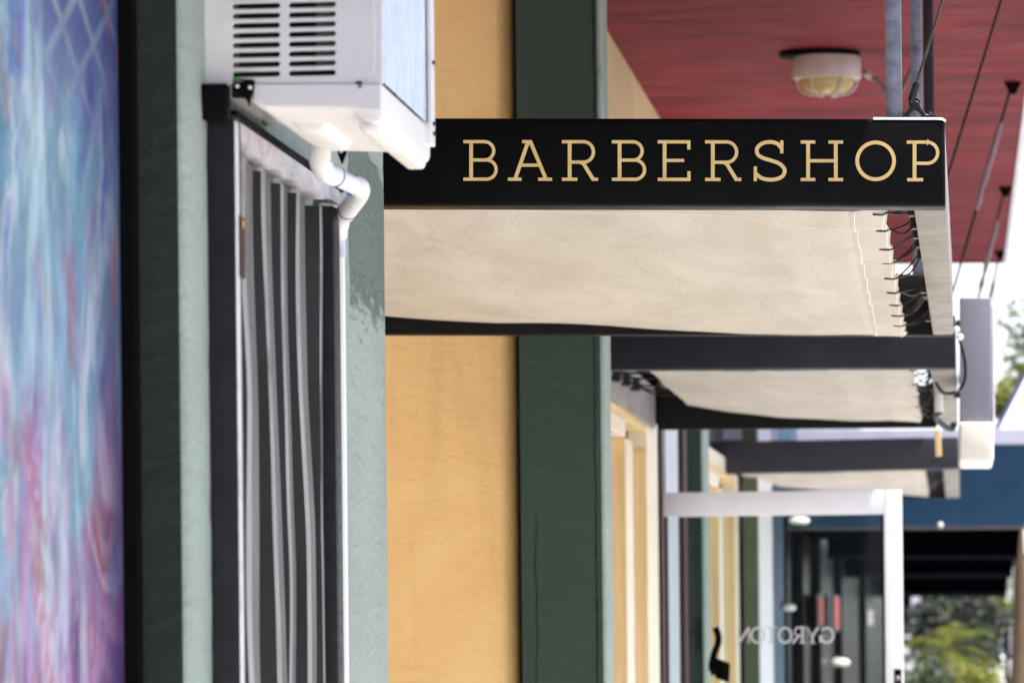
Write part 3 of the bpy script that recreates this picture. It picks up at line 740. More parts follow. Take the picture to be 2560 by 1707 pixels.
# ------------------------------------------------------------------ air conditioner
rn = 1.03; YA = 5 * rn; DA = .455
ac = thing('air_conditioner', 'white window air conditioner with slotted side grille, jutting out top left', 'air conditioner', P(700, 250, rn))
def holes_panel(name, outer, holes, r, thick, m, parent):
    cu = bpy.data.curves.new(name + '_outline', 'CURVE'); cu.dimensions = '2D'; cu.fill_mode = 'BOTH'; cu.extrude = thick / 2; cu.bevel_depth = .0012; cu.bevel_resolution = 1
    for poly in [outer] + holes:
        sp = cu.splines.new('POLY'); sp.points.add(len(poly) - 1); sp.use_cyclic_u = True
        for pt, (a, b) in zip(sp.points, poly):
            w = P(a, b, r); pt.co = (w.x, w.z, 0, 1)
    ob = bpy.data.objects.new('outline', cu); COL.objects.link(ob)
    dg = bpy.context.evaluated_depsgraph_get(); me = bpy.data.meshes.new_from_object(ob.evaluated_get(dg)); me.name = name
    bpy.data.objects.remove(ob); bpy.data.curves.remove(cu)
    me.transform(Matrix.Translation(-world_of(parent)) @ Matrix.Translation((0, 5 * r + thick / 2, 0)) @ Matrix.Rotation(math.radians(90), 4, 'X'))
    me.materials.clear(); me.materials.append(m)
    o = bpy.data.objects.new(name, me); COL.objects.link(o); o.parent = parent; return o
def capsule(x0, x1, y0, y1, h):
    rr = h / 2; out = []
    for i in range(9):
        a = math.pi / 2 + math.pi * i / 8; out.append((x0 + rr + rr * math.cos(a), y0 - rr * math.sin(a)))
    for i in range(9):
        a = -math.pi / 2 + math.pi * i / 8; out.append((x1 - rr + rr * math.cos(a), y1 - rr * math.sin(a)))
    return out
holes = []
for k in range(-7, 8):
    yc = 11 + 22.35 * k
    holes.append(capsule(532, 645, yc + 4.5, yc + 2.2, 16.5)); holes.append(capsule(661, 773, yc + 1.6, yc - .8, 16.5))
outer = [(469, -190), (877, -192), (877, 191), (469, 191)]
holes_panel('grille_panel', outer, holes, rn, .004, M['ac_white'], ac)
xl, xo = X(469, 0, rn), X(877, 0, rn); zc, zt = Z(680, 191, rn), Z(680, -190, rn)
cab = MB()
cab.box(xl, xo - .004, YA + .4, YA + DA, zc + .003, zt - .003); cab.box(xl, xo, YA + .006, YA + DA, zt - .004, zt + .004)
cab.box(xl + .001, xl + .006, YA + .006, YA + DA, zc + .003, zt - .005)
cab.build('cabinet', M['ac_white'], ac)
MB().box(xl + .007, xo - .005, YA + .16, YA + .17, zc + .004, zt - .006).build('inner_baffle', M['ac_dark'], ac)
for xa_, xb_, ya_ in ((712, 755, .05), (528, 540, .02)):
    MB().box(X(xa_, 90, rn), X(xb_, 90, rn), YA + ya_, YA + ya_ + .01, zc + .03, zt - .02).build('inner_fin', M['ac_coil'], ac)
MB().box(xo - .003, xo + .001, YA + .006, YA + DA, zc + .002, zt - .006, .001).build('outer_panel', M['ac_sheet'], ac)
MB().box(xo + .0012, xo + .0022, YA + DA - .035, YA + DA - .031, zc, zt - .006).build('seam_gap', M['ac_dark'], ac)
fl = MB().box(xo - .05, xo + .009, YA + DA - .03, YA + DA + .004, zc - .035, zt - .006, .002).build('flange', M['ac_white'], ac)
for dz in (-.016, .0, .10): MB().ball((xo + .0095, YA + DA - .018, zc + dz), .004, 10).build('screw', M['steel'], fl, True)
# base pan with rounded corners and a foot ridge
pan = [(576, 192.5), (877.5, 192.5), (878.5, 262), (876, 274), (868, 281), (852, 281), (828, 271), (806, 254), (650, 250), (612, 249.5), (596, 244), (577, 233)]
bp = MB().prism([P(a, b, rn - .0004) for a, b in pan], (0, DA + .012, 0), .004, 2).build('base_pan', M['ac_base'], ac, True, 35)
fr = [(582, 193.5), (874, 193.5), (874, 252), (846, 252), (800, 246), (612, 243), (584, 230)]
MB().prism([P(a, b, rn - .0012) for a, b in fr], (0, .0035, 0), .0008, 1).build('front_skirt', M['ac_white'], bp)
zz = Z(800, 254, rn)
MB().prism([(xl + .09, YA + .14, zz + .012), (xo - .10, YA + .14, zz + .012), (xo - .12, YA + .14, zz - .012), (xl + .12, YA + .14, zz - .012)], (0, .22, 0), .006, 3).build('drain_boss', M['ac_base'], bp, True, 40)
zf = Z(868, 281, rn)
MB().prism([(xo - .045, YA + .03, zf + .004), (xo - .004, YA + .03, zf + .004), (xo - .008, YA + .03, zf - .012), (xo - .036, YA + .03, zf - .012)], (0, DA - .03, 0), .006, 3).build('foot_ridge', M['ac_base'], bp, True, 40)
e = MB()
e.tube([P(a, b, rn) + Vector((0, -.0008, 0)) for a, b in ((857, -180), (858, 60), (859.5, 150), (858, 165), (850, 172), (836, 175))], .0011, 6)
e.build('emboss_line', M['ac_base'], ac)
MB().tube([P(807, -180, rn) + Vector((0, -.0002, 0)), P(808, 152, rn) + Vector((0, -.0002, 0))], .0006, 5).build('panel_groove', M['ac_coil'], ac)
sc = P(825, 197, rn)
scr = MB(); scr.tube([sc + Vector((0, -.0035, 0)), sc + Vector((0, .002, 0))], .0066, 16); so = scr.build('screw_hole', M['ac_dark'], ac, True)
MB().ball(sc + Vector((.002, -.004, -.002)), .0042, 10).build('screw', M['turn'], so, True)
bk2 = [(534, 180), (583, 183), (579, 214), (573, 226), (571, 244), (566, 230), (552, 219), (535, 207)]
b2 = MB().prism([P(a, b, rn - .004) for a, b in bk2], (0, .012, 0), .001, 1).build('corner_bracket', M['black_trim'], ac)
MB().prism([P(a, b, rn - .0047) for a, b in ((535, 178), (560, 181), (557, 187), (546, 189), (536, 188))], (0, .003, 0)).build('green_smear', M['moss'], b2)
for a, b in ((545, 198), (574, 201)): MB().ball(P(a, b, rn - .0045), .0030, 8).build('screw', M['pvc'], b2, True)
b3 = MB().prism([P(a, b, 1.16) for a, b in ((771, 335), (797, 337), (793, 354), (784, 377), (775, 352))], (0, .012, 0), .001, 1).build('hanger_tab', M['black_trim'], ac)
MB().ball(P(783, 347, 1.159), .004, 8).build('screw', M['letter_pale'], b3, True)

# ------------------------------------------------------------------ corrugated shutter on the pier
sh = thing('metal_shutter', 'bent grey corrugated metal shutter in a black frame below the air conditioner', 'shutter', (XF, 5.6, .6))
xp = X(541, 800, 1.03)
MB().box(XF - .05, xp, 5.15, 5.205, .5, Z(510, 262, 1.03), .003, 2).build('frame_post', M['shutter_frame'], sh, True, 35)
MB().box(XF - .05, xp - .003, 5.118, 5.149, Z(510, 262, 1.03) - .012, Z(510, 196, 1.027), .003, 2).build('post_cap', M['black_trim'], sh, True, 35)
MB().box(xp + .0005, xp + .003, 5.152, 5.176, .5, Z(545, 276, 1.03), .001, 1).build('lit_frame_edge', M['rail'], sh)  # white strip painting the lit street side of the post
yb0, yb1 = 6.00, 6.06
MB().box(XF - .05, X(770, 900, 1.2), yb0, yb1, .5, Z(764, 480, 1.21), .003, 2).build('frame_post', M['shutter_frame'], sh, True, 35)
ztop = EYE + 1160 * U - .02
RIB = [(5.282, 5.376, .012), (5.436, 5.512, .055), (5.586, 5.640, .015), (5.715, 5.795, .050), (5.895, 5.915, .012)]
cols = [(5.212, .0, 0, 0)]
for k, (a, b, dr) in enumerate(RIB):
    w = b - a
    cols += [(a - .030, .0, k, dr), (a - .014, .05, k, dr), (a, .90, k, dr), (a + w * .10, 1.0, k, dr), (a + w * .3, .97, k, dr), (a + w * .5, .88, k, dr), (a + w * .7, .86, k, dr), (a + w * .9, .95, k, dr), (b, .88, k, dr), (b + .016, .06, k, dr), (b + .026, .0, k, dr)]
cols.append((5.995, .0, 4, 0))
def prof(y):
    for p, q in zip(cols, cols[1:]):
        if y <= q[0]: return p[1] + (q[1] - p[1]) * (y - p[0]) / max(1e-6, q[0] - p[0]), p[2]
    return 0, 4
ys = [c_[0] for c_ in cols]
rows = []
NZ = 90
for iz in range(NZ + 1):
    z = .5 + (ztop - .5) * iz / NZ; row = []
    for y, v, k, dr in cols:
        dz = max(0, ztop - z)
        amp = .027 + .010 * noise.noise(Vector((k * 3.3, z * 2.0, 0)))
        bend = dr * min(1.3, dz * .9) + (.026 + .5 * dr) * noise.noise(Vector((k * 7.1 + .5, z * 2.1, 2.0))) * min(1, dz * 3)
        bend += .007 * noise.noise(Vector((k * 3.7 + v * 2.5, z * 5.0, 5.0))) * min(1, dz * 3)
        if y in (5.212, 5.995): bend = 0
        xd = XF + .006 + v * amp + .003 * noise.noise(Vector((y * 9, z * 4, 1)))
        row.append((max(XF + .002, xd), min(5.998, max(5.21, y + bend)), z))
    rows.append(row)
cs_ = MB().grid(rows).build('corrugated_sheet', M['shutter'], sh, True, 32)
cs_.data.materials.append(M['shutter_shade']); cs_.data.materials.append(M['shutter_mid'])
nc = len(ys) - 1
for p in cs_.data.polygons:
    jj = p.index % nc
    p.material_index = 0 if min(cols[jj][1], cols[jj + 1][1]) > .8 else 1  # crests keep the lit grey, flanks and troughs the painted shade
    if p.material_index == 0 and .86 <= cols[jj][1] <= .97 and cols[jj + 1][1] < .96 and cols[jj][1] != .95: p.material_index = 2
# head rail whose lower edge follows the ribs
hb = EYE + 1158 * U; ht = EYE + 1207 * U
mb = MB(); top, bot = [], []
N = 100
for i in range(N + 1):
    y = 5.206 + (6.085 - 5.206) * i / N
    v, _ = prof(min(5.99, max(5.216, y - .02)))
    bot.append((XF + .034, y, hb + .010 * (1 - v) - .004)); top.append((XF + .034, y, ht))
mb.grid([top, bot]); mb.grid([[(XF + .001, p[1], p[2]) for p in top], top]); mb.grid([bot, [(XF + .001, p[1], p[2]) for p in bot]])
mb.build('head_rail', M['rail'], sh)
MB().box(XF - .01, XF + .037, 5.206, 6.12, ht + .001, ht + .013).build('shadow_gap', M['black_trim'], sh)
MB().box(XF - .01, XF + .006, 5.206, 6.12, ht + .017, ht + .040, .003).build('lintel_strip', M['green_face'], sh)
hs = MB().box(X(541, 570, 1.035), X(541, 570, 1.035) + .009, 5.168, 5.205, Z(548, 640, 1.04), Z(548, 500, 1.04), .002).build('hasp', M['rust'], sh)
MB().ball(P(549, 514, 1.038) + Vector((.003, 0, 0)), .007, 10, (.8, .8, 1.5)).build('padlock', M['brass'], hs, True)

# ------------------------------------------------------------------ drain pipe
t = thing('drain_pipe', 'white PVC drain pipe with blue glue rings running down the sage pier', 'pipe', P(779, 900, 1.235))
R1, R2 = .0158, .0092
a, b, cc, dd, e2, f2 = P(735, 262, 1.12), P(736, 372, 1.12), P(748, 396, 1.13), P(826, 432, 1.16), P(823, 448, 1.185), P(783, 506, 1.22)
MB().tube([a, P(735, 352, 1.12)], R1 * 1.05, 20).build('stub', M['pvc'], t, True)
MB().tube(smooth_path([P(735, 345, 1.12), b, cc, P(768, 404, 1.138)], 6), R1 * 1.14, 20).build('elbow', M['pvc'], t, True)
MB().tube([P(758, 400, 1.135), P(822, 430, 1.16)], R1 * .98, 20).build('diagonal_pipe', M['pvc'], t, True)
MB().tube(smooth_path([P(814, 427, 1.157), dd, e2, P(800, 480, 1.205), f2, P(781, 545, 1.225)], 6), [R1 * 1.1] * 22 + [R1 * 1.0] * 5 + [R1 * .8] * 4, 20).build('elbow', M['pvc'], t, True)
pb = P(790, 1560, 1.235); pt = P(780, 540, 1.228)
pt.x = max(pt.x, XF + R2); pb.x = max(pb.x, XF + R2 + .002)
pz0 = pb + (pb - pt) * 1.2; pz0.z = max(.02, pz0.z)
MB().tube([pt + Vector((0, 0, .0)), pb, pz0], R2, 16).build('downpipe', M['pvc'], t, True)
dv = (pb - pt).normalized()
MB().tube([pt + dv * .005, pt + dv * .04], R2 * 1.18, 16).build('coupling', M['fascia_white'], t, True)
def ring(p, d, rad, w=.0022, nm='glue_ring'):
    d = d.normalized(); MB().tube([p - d * w, p + d * w], rad, 20).build(nm, M['glue'], t, True)
ring(P(768, 404.5, 1.138), P(822, 430, 1.16) - P(758, 400, 1.135), R1 * 1.19)
ring(P(814.5, 427.3, 1.157), P(822, 430, 1.16) - P(758, 400, 1.135), R1 * 1.16)
ring(P(736, 371, 1.12), b - a, R1 * 1.17, .0012)
ring(P(799, 482, 1.206), P(783, 506, 1.22) - P(823, 448, 1.185), R1 * 1.12, .003)

def on_pier(px, py, off=.0035):
    r = 1770 / (2200 - px - .0105 * (1415 - py)); p = P(px, py, r); p.x = XF + off; p.y = min(p.y, 6.742); return p
rnd = random.Random(5)
edge = [(836, 300), (839, 335), (843, 362), (852, 374), (862, 385), (867, 402), (873, 420), (876, 440), (882, 452), (887, 476), (888.5, 500)]
rag = []
for p, q in zip(edge, edge[1:]):
    for k in range(5): rag.append((p[0] + (q[0] - p[0]) * k / 5 + rnd.uniform(-1.6, 1.6), p[1] + (q[1] - p[1]) * k / 5))
rag += [(888.6, 500), (888.6, 760), (888, 800)] + [(800, 800), (798, 750), (800, 640), (797, 500), (797, 300)]
mb = MB(); f = mb.face([on_pier(min(a, 888.6), b) for a, b in rag]); bmesh.ops.triangulate(mb.bm, faces=[f])
mb.build('paint_patch', M['patch'], pier)
# ------------------------------------------------------------------ sign box at the awning tip
rb = 2.43
t = thing('sign_box', 'tall grey box with cream lower end hanging at the second awning tip', 'sign box', P(2240, 820, rb))
MB().prism([P(a, b, rb) for a, b in ((2204, 683), (2277, 683), (2277, 966), (2204, 966))], (0, .55, 0), .006, 3).build('housing', M['box_grey'], t, True, 35)
MB().prism([P(a, b, rb - .004) for a, b in ((2202, 968), (2283, 968), (2283, 1060), (2202, 1060))], (0, .59, 0), .014, 4).build('lower_cap', M['box_cream'], t, True, 35)
MB().box(X(2277, 820, rb) + .001, X(2284, 820, rb), 5 * rb + .01, 5 * rb + .52, Z(2280, 966, rb), Z(2280, 700, rb), .002).build('side_flange', M['fascia_white'], t)
for py in (740, 900): MB().prism([P(a, b, rb + .012) for a, b in ((2190, py), (2206, py), (2206, py + 12), (2190, py + 12))], (0, .06, 0), .002).build('arm', M['steel'], t)
t = thing('power_cable', 'thin dark cable looping from the grey box down to the second awning', 'cable', P(2205, 760, 2.35))
rc = 2.345
MB().tube(smooth_path([P(2200, 735, rc), P(2203, 775, rc), P(2210, 800, rc), P(2217, 835, rc), P(2216, 870, rc), P(2205, 893, rc), P(2185, 903, rc), P(2165, 900, rc + .03), P(2150, 880, rc + .05)], 8), .006, 8).build('cable', M['cord'], t, True)
for a, b in ((2197, 757), (2205, 774)): MB().ball(P(a, b, rc - .004), .012, 12).build('connector', M['lantern'], t, True)
t = thing('tube_light', 'short white tube light fixed under the tip of the second awning', 'light', P(2162, 920, 2.6))
MB().tube([P(2155, 885, 2.6), P(2157, 946, 2.6)], .017, 12).build('tube', M['lantern'], t, True)
MB().tube([P(2154, 872, 2.6), P(2155, 886, 2.6)], .020, 12).build('socket', M['black_trim'], t, True)
MB().tube(smooth_path([P(2157, 946, 2.6), P(2150, 958, 2.62), P(2165, 975, 2.64), P(2185, 985, 2.66), P(2192, 970, 2.66)], 6), .012, 8).build('lead', M['cord'], t, True)

# ------------------------------------------------------------------ glass door
rd = 3.09
dr = thing('glass_door', 'open glass shop door with pale metal frame and reversed white lettering', 'door', P(1530, 1415, rd))
zb = .02
tl, tr = P(1522, 1131, rd), P(2069, 1124, rd)
rh = 55 * U * rd
MB().prism([tl + Vector((0, 0, -rh)), Vector((P(2030, 1124, rd).x, tr.y, P(2030, 1124.5, rd).z - rh)), Vector((P(2030, 1124, rd).x, tr.y, P(2030, 1124.5, rd).z)), tl], (0, .045, 0), .002, 2).build('top_rail', M['door_frame'], dr, True, 35)
xs0, xs1 = X(2032, 1350, rd), X(2073, 1350, rd)
st = MB().box(xs0, xs1, 5 * rd - .002, 5 * rd + .047, zb, tr.z, .003, 2).build('stile', M['door_frame'], dr, True, 35)
MB().box(tl.x, tl.x + .02, 5 * rd + .002, 5 * rd + .044, zb, tl.z - rh - .001, .002).build('hinge_stile', M['maroon'], dr)
MB().box(tl.x + .021, xs0 - .001, 5 * rd, 5 * rd + .045, zb, .30, .002).build('bottom_rail', M['door_frame'], dr)
MB().box(xs0 - .012, xs0 - .001, 5 * rd + .004, 5 * rd + .04, .301, tl.z - rh, .001).build('glazing_bead', M['black_trim'], dr)
mb = MB(); yy = 5 * rd + .022; mb.face([(tl.x + .021, yy, .301), (xs0 - .013, yy, .301), (xs0 - .013, yy, tl.z - rh + .004), (tl.x + .021, yy, tl.z - rh - .002)])
gl = mb.build('pane', M['glass'], dr)
mb = MB()
def place2(x0, gx, gy, off):
    p = P(x0 - gx * 36, 1477 - gy * 38, rd); p.y = yy - .003 - off; return p
letters(mb, GLY2, 'GYROTON', [1916, 1881, 1849, 1820, 1785, 1757, 1724], place2)
mb.build('lettering', M['letter_pale'], dr)
lk = MB().prism([P(a, b, rd - .001) for a, b in ((2053, 1535), (2071, 1535), (2071, 1600), (2053, 1600))], (0, .01, 0), .002).build('lock', M['black_trim'], st)
MB().ball(P(2062, 1557, rd - .0022), .012, 12).build('lock_cylinder', M['turn'], lk, True)
hd = MB(); hp = [P(1640, 1440, rd), P(1646, 1455, rd), P(1647, 1475, rd), P(1638, 1500, rd), P(1632, 1530, rd), P(1640, 1548, rd)]
hd.tube(smooth_path([p + Vector((0, .075, 0)) for p in hp], 6), .016, 10)
hd.prism([P(a, b, rd) + Vector((0, .06, 0)) for a, b in ((1640, 1510), (1674, 1523), (1672, 1568), (1640, 1556))], (0, .05, 0), .004)
hd.build('pull_handle', M['black_trim'], dr, True, 35)

# ------------------------------------------------------------------ blue building farther on
XB = -1893 * U
bb = thing('blue_building', 'navy blue shop building with dark windows beyond the glass door', 'building', (XB - 1, 30, 0))
MB().box(-6, XB, 22.2, 23.7, 0, 4.0).build('end_wall', M['blue'], bb)
MB().box(-6, XB - .06, 23.702, 60, 0, 2.6).build('shop_glazing', M['shop_glass'], bb)
MB().box(-6, XB, 23.702, 60, 2.602, 4.0).build('upper_wall', M['blue'], bb)
for i, y in enumerate((23.75, 26.2, 29.6, 35, 44)):
    MB().box(XB - .058, XB + .02, y, y + .09, 0, 2.6, .004).build('mullion', M['lip_dark'], bb)
rf = 5.0
cb = thing('blue_canopy', 'deep blue canopy fascia with white top band beyond the awnings', 'canopy', P(2100, 1100, rf))
fa = MB().prism([P(a, b, rf) for a, b in ((1762, 1024), (2375, 1020), (2375, 1206), (1762, 1210))], (0, .06, 0), .004).build('fascia', M['blue'], cb)
MB().prism([P(a, b, rf - .004) for a, b in ((1830, 987), (2378, 983), (2378, 1019), (1830, 1023))], (0, .10, 0), .004).build('top_band', M['fascia_white'], cb)
MB().prism([P(a, b, rf - .001) for a, b in ((1762, 1211), (2362, 1207), (2362, 1214), (1762, 1218))], (0, .05, 0), .002).build('lower_lip', M['lip'], cb)
MB().prism([P(a, b, rf) for a, b in ((1762, 1200), (2352, 1196), (2352, 1210), (1762, 1214))], (0, 3.4, 0)) if False else None
MB().box(XB, X(2352, 1200, rf), 5 * rf + .065, 5 * rf + 4.2, Z(2050, 1207, rf), Z(2050, 1207, rf) + .06).build('soffit', M['awning_black'], cb)
MB().ball(P(2160, 1205, rf - .01), .021, 12).build('bulb', M['lantern'], cb, True)
for (r, yb_, yt, pr, lb) in ((6.2, 1284, 1190, 2338, 'upper dark awning valance seen under the blue canopy'),
                        (7.8, 1326, 1240, 2325, 'middle dark awning valance seen under the blue canopy'),
                        (10.5, 1370, 1290, 2312, 'lowest dark awning valance seen under the blue canopy')):
    d = thing('dark_awning', lb, 'awning', P(2150, yb_, r), 'dark awnings past the blue canopy')
    MB().prism([P(a, b, r) for a, b in ((1900, yt), (pr + 8, yt), (pr, yb_ - 8), (1900, yb_ - 8))], (0, 1.2, 0), .01).build('valance', M['awning_black'], d)
    MB().prism([P(a, b, r - .004) for a, b in ((1900, yb_ - 7.5), (pr, yb_ - 7.5), (pr - 1, yb_), (1900, yb_))], (0, .05, 0), .004).build('lip', M['lip_dark'], d)
MB().prism([P(a, b, 4.437) for a, b in ((1640, 984), (1785, 984), (1785, 1010), (1640, 1010))], (0, .012, 0), .003).build('sign_panel', M['fascia_white'], bb)
# things on the blue building's shopfront
def wallspot(px, py, off=0.0):
    r = 1893 / (2200 - px); p = P(px, py, r); p.x = XB + off; return p
def poster(px, y0, y1, wy, m, name, label, cat, group=None):
    a, b = wallspot(px, y0), wallspot(px, y1)
    t = thing(name, label, cat, a, group)
    MB().box(XB + .022, XB + .04, a.y, a.y + wy, b.z, a.z, .004).build('frame', M['lip'], t)
    MB().box(XB + .041, XB + .044, a.y + .03, a.y + wy - .03, b.z + .03, a.z - .03).build('sheet', m, t)
poster(1868, 1362, 1440, 1.1, M['red_poster'], 'poster', 'narrow red poster on the dark shopfront, nearer of two', 'poster', 'red posters')
poster(1905, 1365, 1450, 1.6, M['red_poster'], 'poster', 'narrow red poster on the dark shopfront, farther of two', 'poster', 'red posters')
poster(1985, 1395, 1440, 3.0, M['poster'], 'notice_board', 'pale mauve notice board at the far end of the shopfront', 'board')
def lantern(px, py, w, h, label):
    r0_ = (1893 - .05 / U) / (2200 - px); c = P(px, py, r0_); r = c.y / 5; t = thing('wall_lantern', label, 'lantern', c, 'white wall lanterns')
    hw, hh = w * U * r / 2, h * U * r / 2
    MB().lathe(c, [(hw * .5, hh), (hw * .85, hh * .6), (hw, -.2 * hh), (hw * .7, -hh)], n=16).build('shade', M['lantern'], t, True)
    MB().tube([c + Vector((0, 0, hh * .8)), c + Vector((-.02, 0, hh * 1.3)), c + Vector((-.048, 0, hh * 1.3))], .012, 8).build('arm', M['lip'], t, True)
lantern(1836, 1195, 50, 16, 'cream lantern at the top of the door glass, on the blue shopfront')
lantern(1812, 1394, 34, 15, 'white lantern lower on the blue shopfront at mid door height')
lantern(1930, 1520, 46, 18, 'white lantern lowest and farthest on the blue shopfront')

# ------------------------------------------------------------------ far street
for (x0, x1, y, y2, h, lb) in ((-9, -1.0, 118, 140, 4.4, 'pale lilac far building behind the dark tree'), (2.9, 9, 150, 172, 4.0, 'pale far building at the right edge down the street')):
    t = thing('far_building', lb, 'building', ((x0 + x1) / 2, y, 0), 'far pale buildings')
    MB().box(x0, x1, y, y2, -.1, h).build('wall', M['far_wall'], t)
    MB().box(x0 - .1, x1 + .1, y - .2, y2, h + .002, h + .35).build('roof', M['lip'], t)
    for i in range(4):
        xx = x0 + (x1 - x0) * (i + .25) / 4
        MB().box(xx, xx + .9, y - .02, y - .003, 1.0, 2.4).build('window', M['shop_glass'], t)

def crown(mb, c, rad, n, size, clumps=9, seed=1, fill=.42):
    rnd = random.Random(seed); cl = []
    for _ in range(clumps):
        while True:
            v = Vector((rnd.uniform(-1, 1), rnd.uniform(-1, 1), rnd.uniform(-1, 1)))
            if v.length < 1: break
        cl.append(Vector((c[0] + v.x * rad[0] * .75, c[1] + v.y * rad[1] * .75, c[2] + v.z * rad[2] * .75)))
    for _ in range(n):
        k = rnd.choice(cl)
        v = Vector((rnd.gauss(0, 1), rnd.gauss(0, 1), rnd.gauss(0, 1))) * fill
        p = k + Vector((v.x * rad[0], v.y * rad[1], v.z * rad[2])) * .6
        a = Vector((rnd.gauss(0, 1), rnd.gauss(0, 1), rnd.gauss(0, 1))).normalized(); b = a.orthogonal().normalized(); s_ = size * rnd.uniform(.6, 1.4)
        mb.face([p - a * s_, p + b * s_ * .45, p + a * s_, p - b * s_ * .45])
    return cl
def tree(name, label, base, c, rad, n, size, mats_, seed, clumps=9, group=None, fill=.42, trunk=.12):
    t = thing(name, label, 'tree', base, group); c = Vector(c); base = Vector(base)
    tr_ = MB(); tr_.tube(smooth_path([base, base.lerp(c, .5) + Vector((.1, 0, 0)), c], 5), [trunk * (1 - .06 * i) for i in range(11)], 8)
    allc = []
    for i, m in enumerate(mats_):
        mb = MB(); allc += crown(mb, c, rad, n // len(mats_), size, clumps, seed + 31 * i, fill)
        mb.build('crown', m, t)
    for k in allc[:10]: tr_.tube([base.lerp(c, .75), k], [trunk * .4, trunk * .1], 5)
    tr_.build('trunk', M['bark'], t, True)
# dark trees low on the right
def gp(px, r): p = P(px, VY, r); return (p.x, p.y, 0)
tree('street_tree', 'dark bushy tree under the black awnings, right of the glass door', gp(2190, 15), P(2195, 1455, 15), (1.05, 1.2, .85), 3400, .12, [M['leaf_d'], M['leaf_d'], M['leaf_g']], 3, 16, 'street trees', .5)
tree('street_tree', 'pale yellow-green tree standing behind the dark one', gp(2240, 20), P(2235, 1405, 20), (1.2, 1.2, .7), 900, .16, [M['leaf_y'], M['leaf_g']], 5, 8, 'street trees')
tree('street_tree', 'tall sparse yellow-green tree against the white sky at right edge', gp(2420, 11), P(2405, 800, 11), (.95, 1.0, 1.55), 900, .085, [M['leaf_y'], M['leaf_g']], 19, 12, 'street trees', .28)
tree('street_tree', 'small yellow-green tree behind the white tent roof', gp(2330, 9.5), P(2318, 915, 9.5), (.30, .6, .34), 700, .06, [M['leaf_y'], M['leaf_g']], 23, 5, 'street trees', .4)
# low palm with arching fronds
def palm(label, base, top, n, L, mats_, seed, droop=.9, group='palms'):
    rnd = random.Random(seed); base = Vector(base); top = Vector(top)
    t = thing('palm_tree', label, 'palm', base, group)
    h = (top - base).length
    tk = MB(); tk.tube([base, base.lerp(top, .5) + Vector((.03, 0, 0)), top], [.16, .12, .13], 10); tk.build('trunk', M['bark'], t, True)
    for m in mats_:
        mb = MB()
        for i in range(n // len(mats_)):
            az = rnd.uniform(0, math.tau); el = rnd.uniform(-.2, 1.1); d0 = Vector((math.cos(az) * math.cos(el), math.sin(az) * math.cos(el), math.sin(el)))
            pts = []; p = top.copy(); v = d0.copy()
            for k in range(9):
                pts.append(p.copy()); p = p + v * L / 8; v = (v + Vector((0, 0, -droop * .22))).normalized()
            for k in range(8):
                a = pts[k]; tdir = (pts[k + 1] - a).normalized(); sd = tdir.cross(Vector((0, 0, 1)))
                if sd.length < .01: sd = Vector((1, 0, 0))
                sd.normalize(); w = L * .26 * math.sin(math.pi * (k + .8) / 9.5)
                for f in (.0, .5):
                    q = a.lerp(pts[k + 1], f)
                    for sgn in (1, -1):
                        tipp = q + sd * sgn * w + tdir * w * .5 + Vector((0, 0, -w * .35))
                        mb.face([q, q + tdir * L * .022, tipp])
        mb.build('crown', m, t)
palm('low palm with arching yellow-green fronds by the foot of the dark tree', gp(2190, 14), P(2175, 1490, 14), 30, 1.35, [M['leaf_y'], M['leaf_g']], 4)
palm('palm with dry brown skirt at the right edge of the street', gp(2345, 11), P(2345, 1330, 11), 24, .75, [M['frond_dry'], M['leaf_y'], M['frond_dry']], 9, 1.8)
for i, (px, py, r, w, lb) in enumerate(((2120, 1560, 13, .62, 'low dark green shrub right beside the door stile'), (2255, 1575, 13, .55, 'low shrub with yellow tips at the foot of the palms'))):
    b = gp(px, r); c = P(px, py, r); t = thing('shrub', lb, 'shrub', b, 'low shrubs')
    mb = MB(); crown(mb, c, (w, w, .5), 1000, .065, 9, 60 + i, .45); mb.build('foliage', M['leaf_g' if i == 0 else 'leaf_y'], t)
    MB().tube([Vector(b), c], .03, 6).build('stem', M['bark'], t)
# lamp pole and car
t = thing('street_pole', 'slim black pole beside the brown palm at far right', 'pole', gp(2312, 12))
pp = Vector(gp(2312, 12))
MB().tube([pp, pp + Vector((0, 0, 1.38))], .045, 10).build('shaft', M['black_trim'], t, True)
MB().lathe(pp, [(.10, 0), (.10, .12), (.06, .2), (.045, .3)], n=14).build('foot', M['black_trim'], t, True)
# sloping tent
rt = 6.6
t = thing('tent_roof', 'white tent roof with blue hip ribs above the blue canopy at right edge', 'tent', P(2430, 1415, rt))
pk = P(2425, 715, rt) + Vector((0, .8, 0)); cs = [P(2288, 988, rt), P(2570, 988, rt), P(2570, 988, rt) + Vector((0, 1.6, 0)), P(2288, 988, rt) + Vector((0, 1.6, 0))]
mb = MB()
for i in range(4): mb.face([cs[i], cs[(i + 1) % 4], pk])
mb.build('roof', M['tent'], t)
for i in range(4): MB().tube([cs[i] + Vector((0, -.01, .01)), pk], .022, 8).build('hip_rib', M['tent_blue'], t, True)
MB().tube([Vector((pk.x, pk.y, 0)), pk], .03, 8).build('mast', M['lip'], t, True)

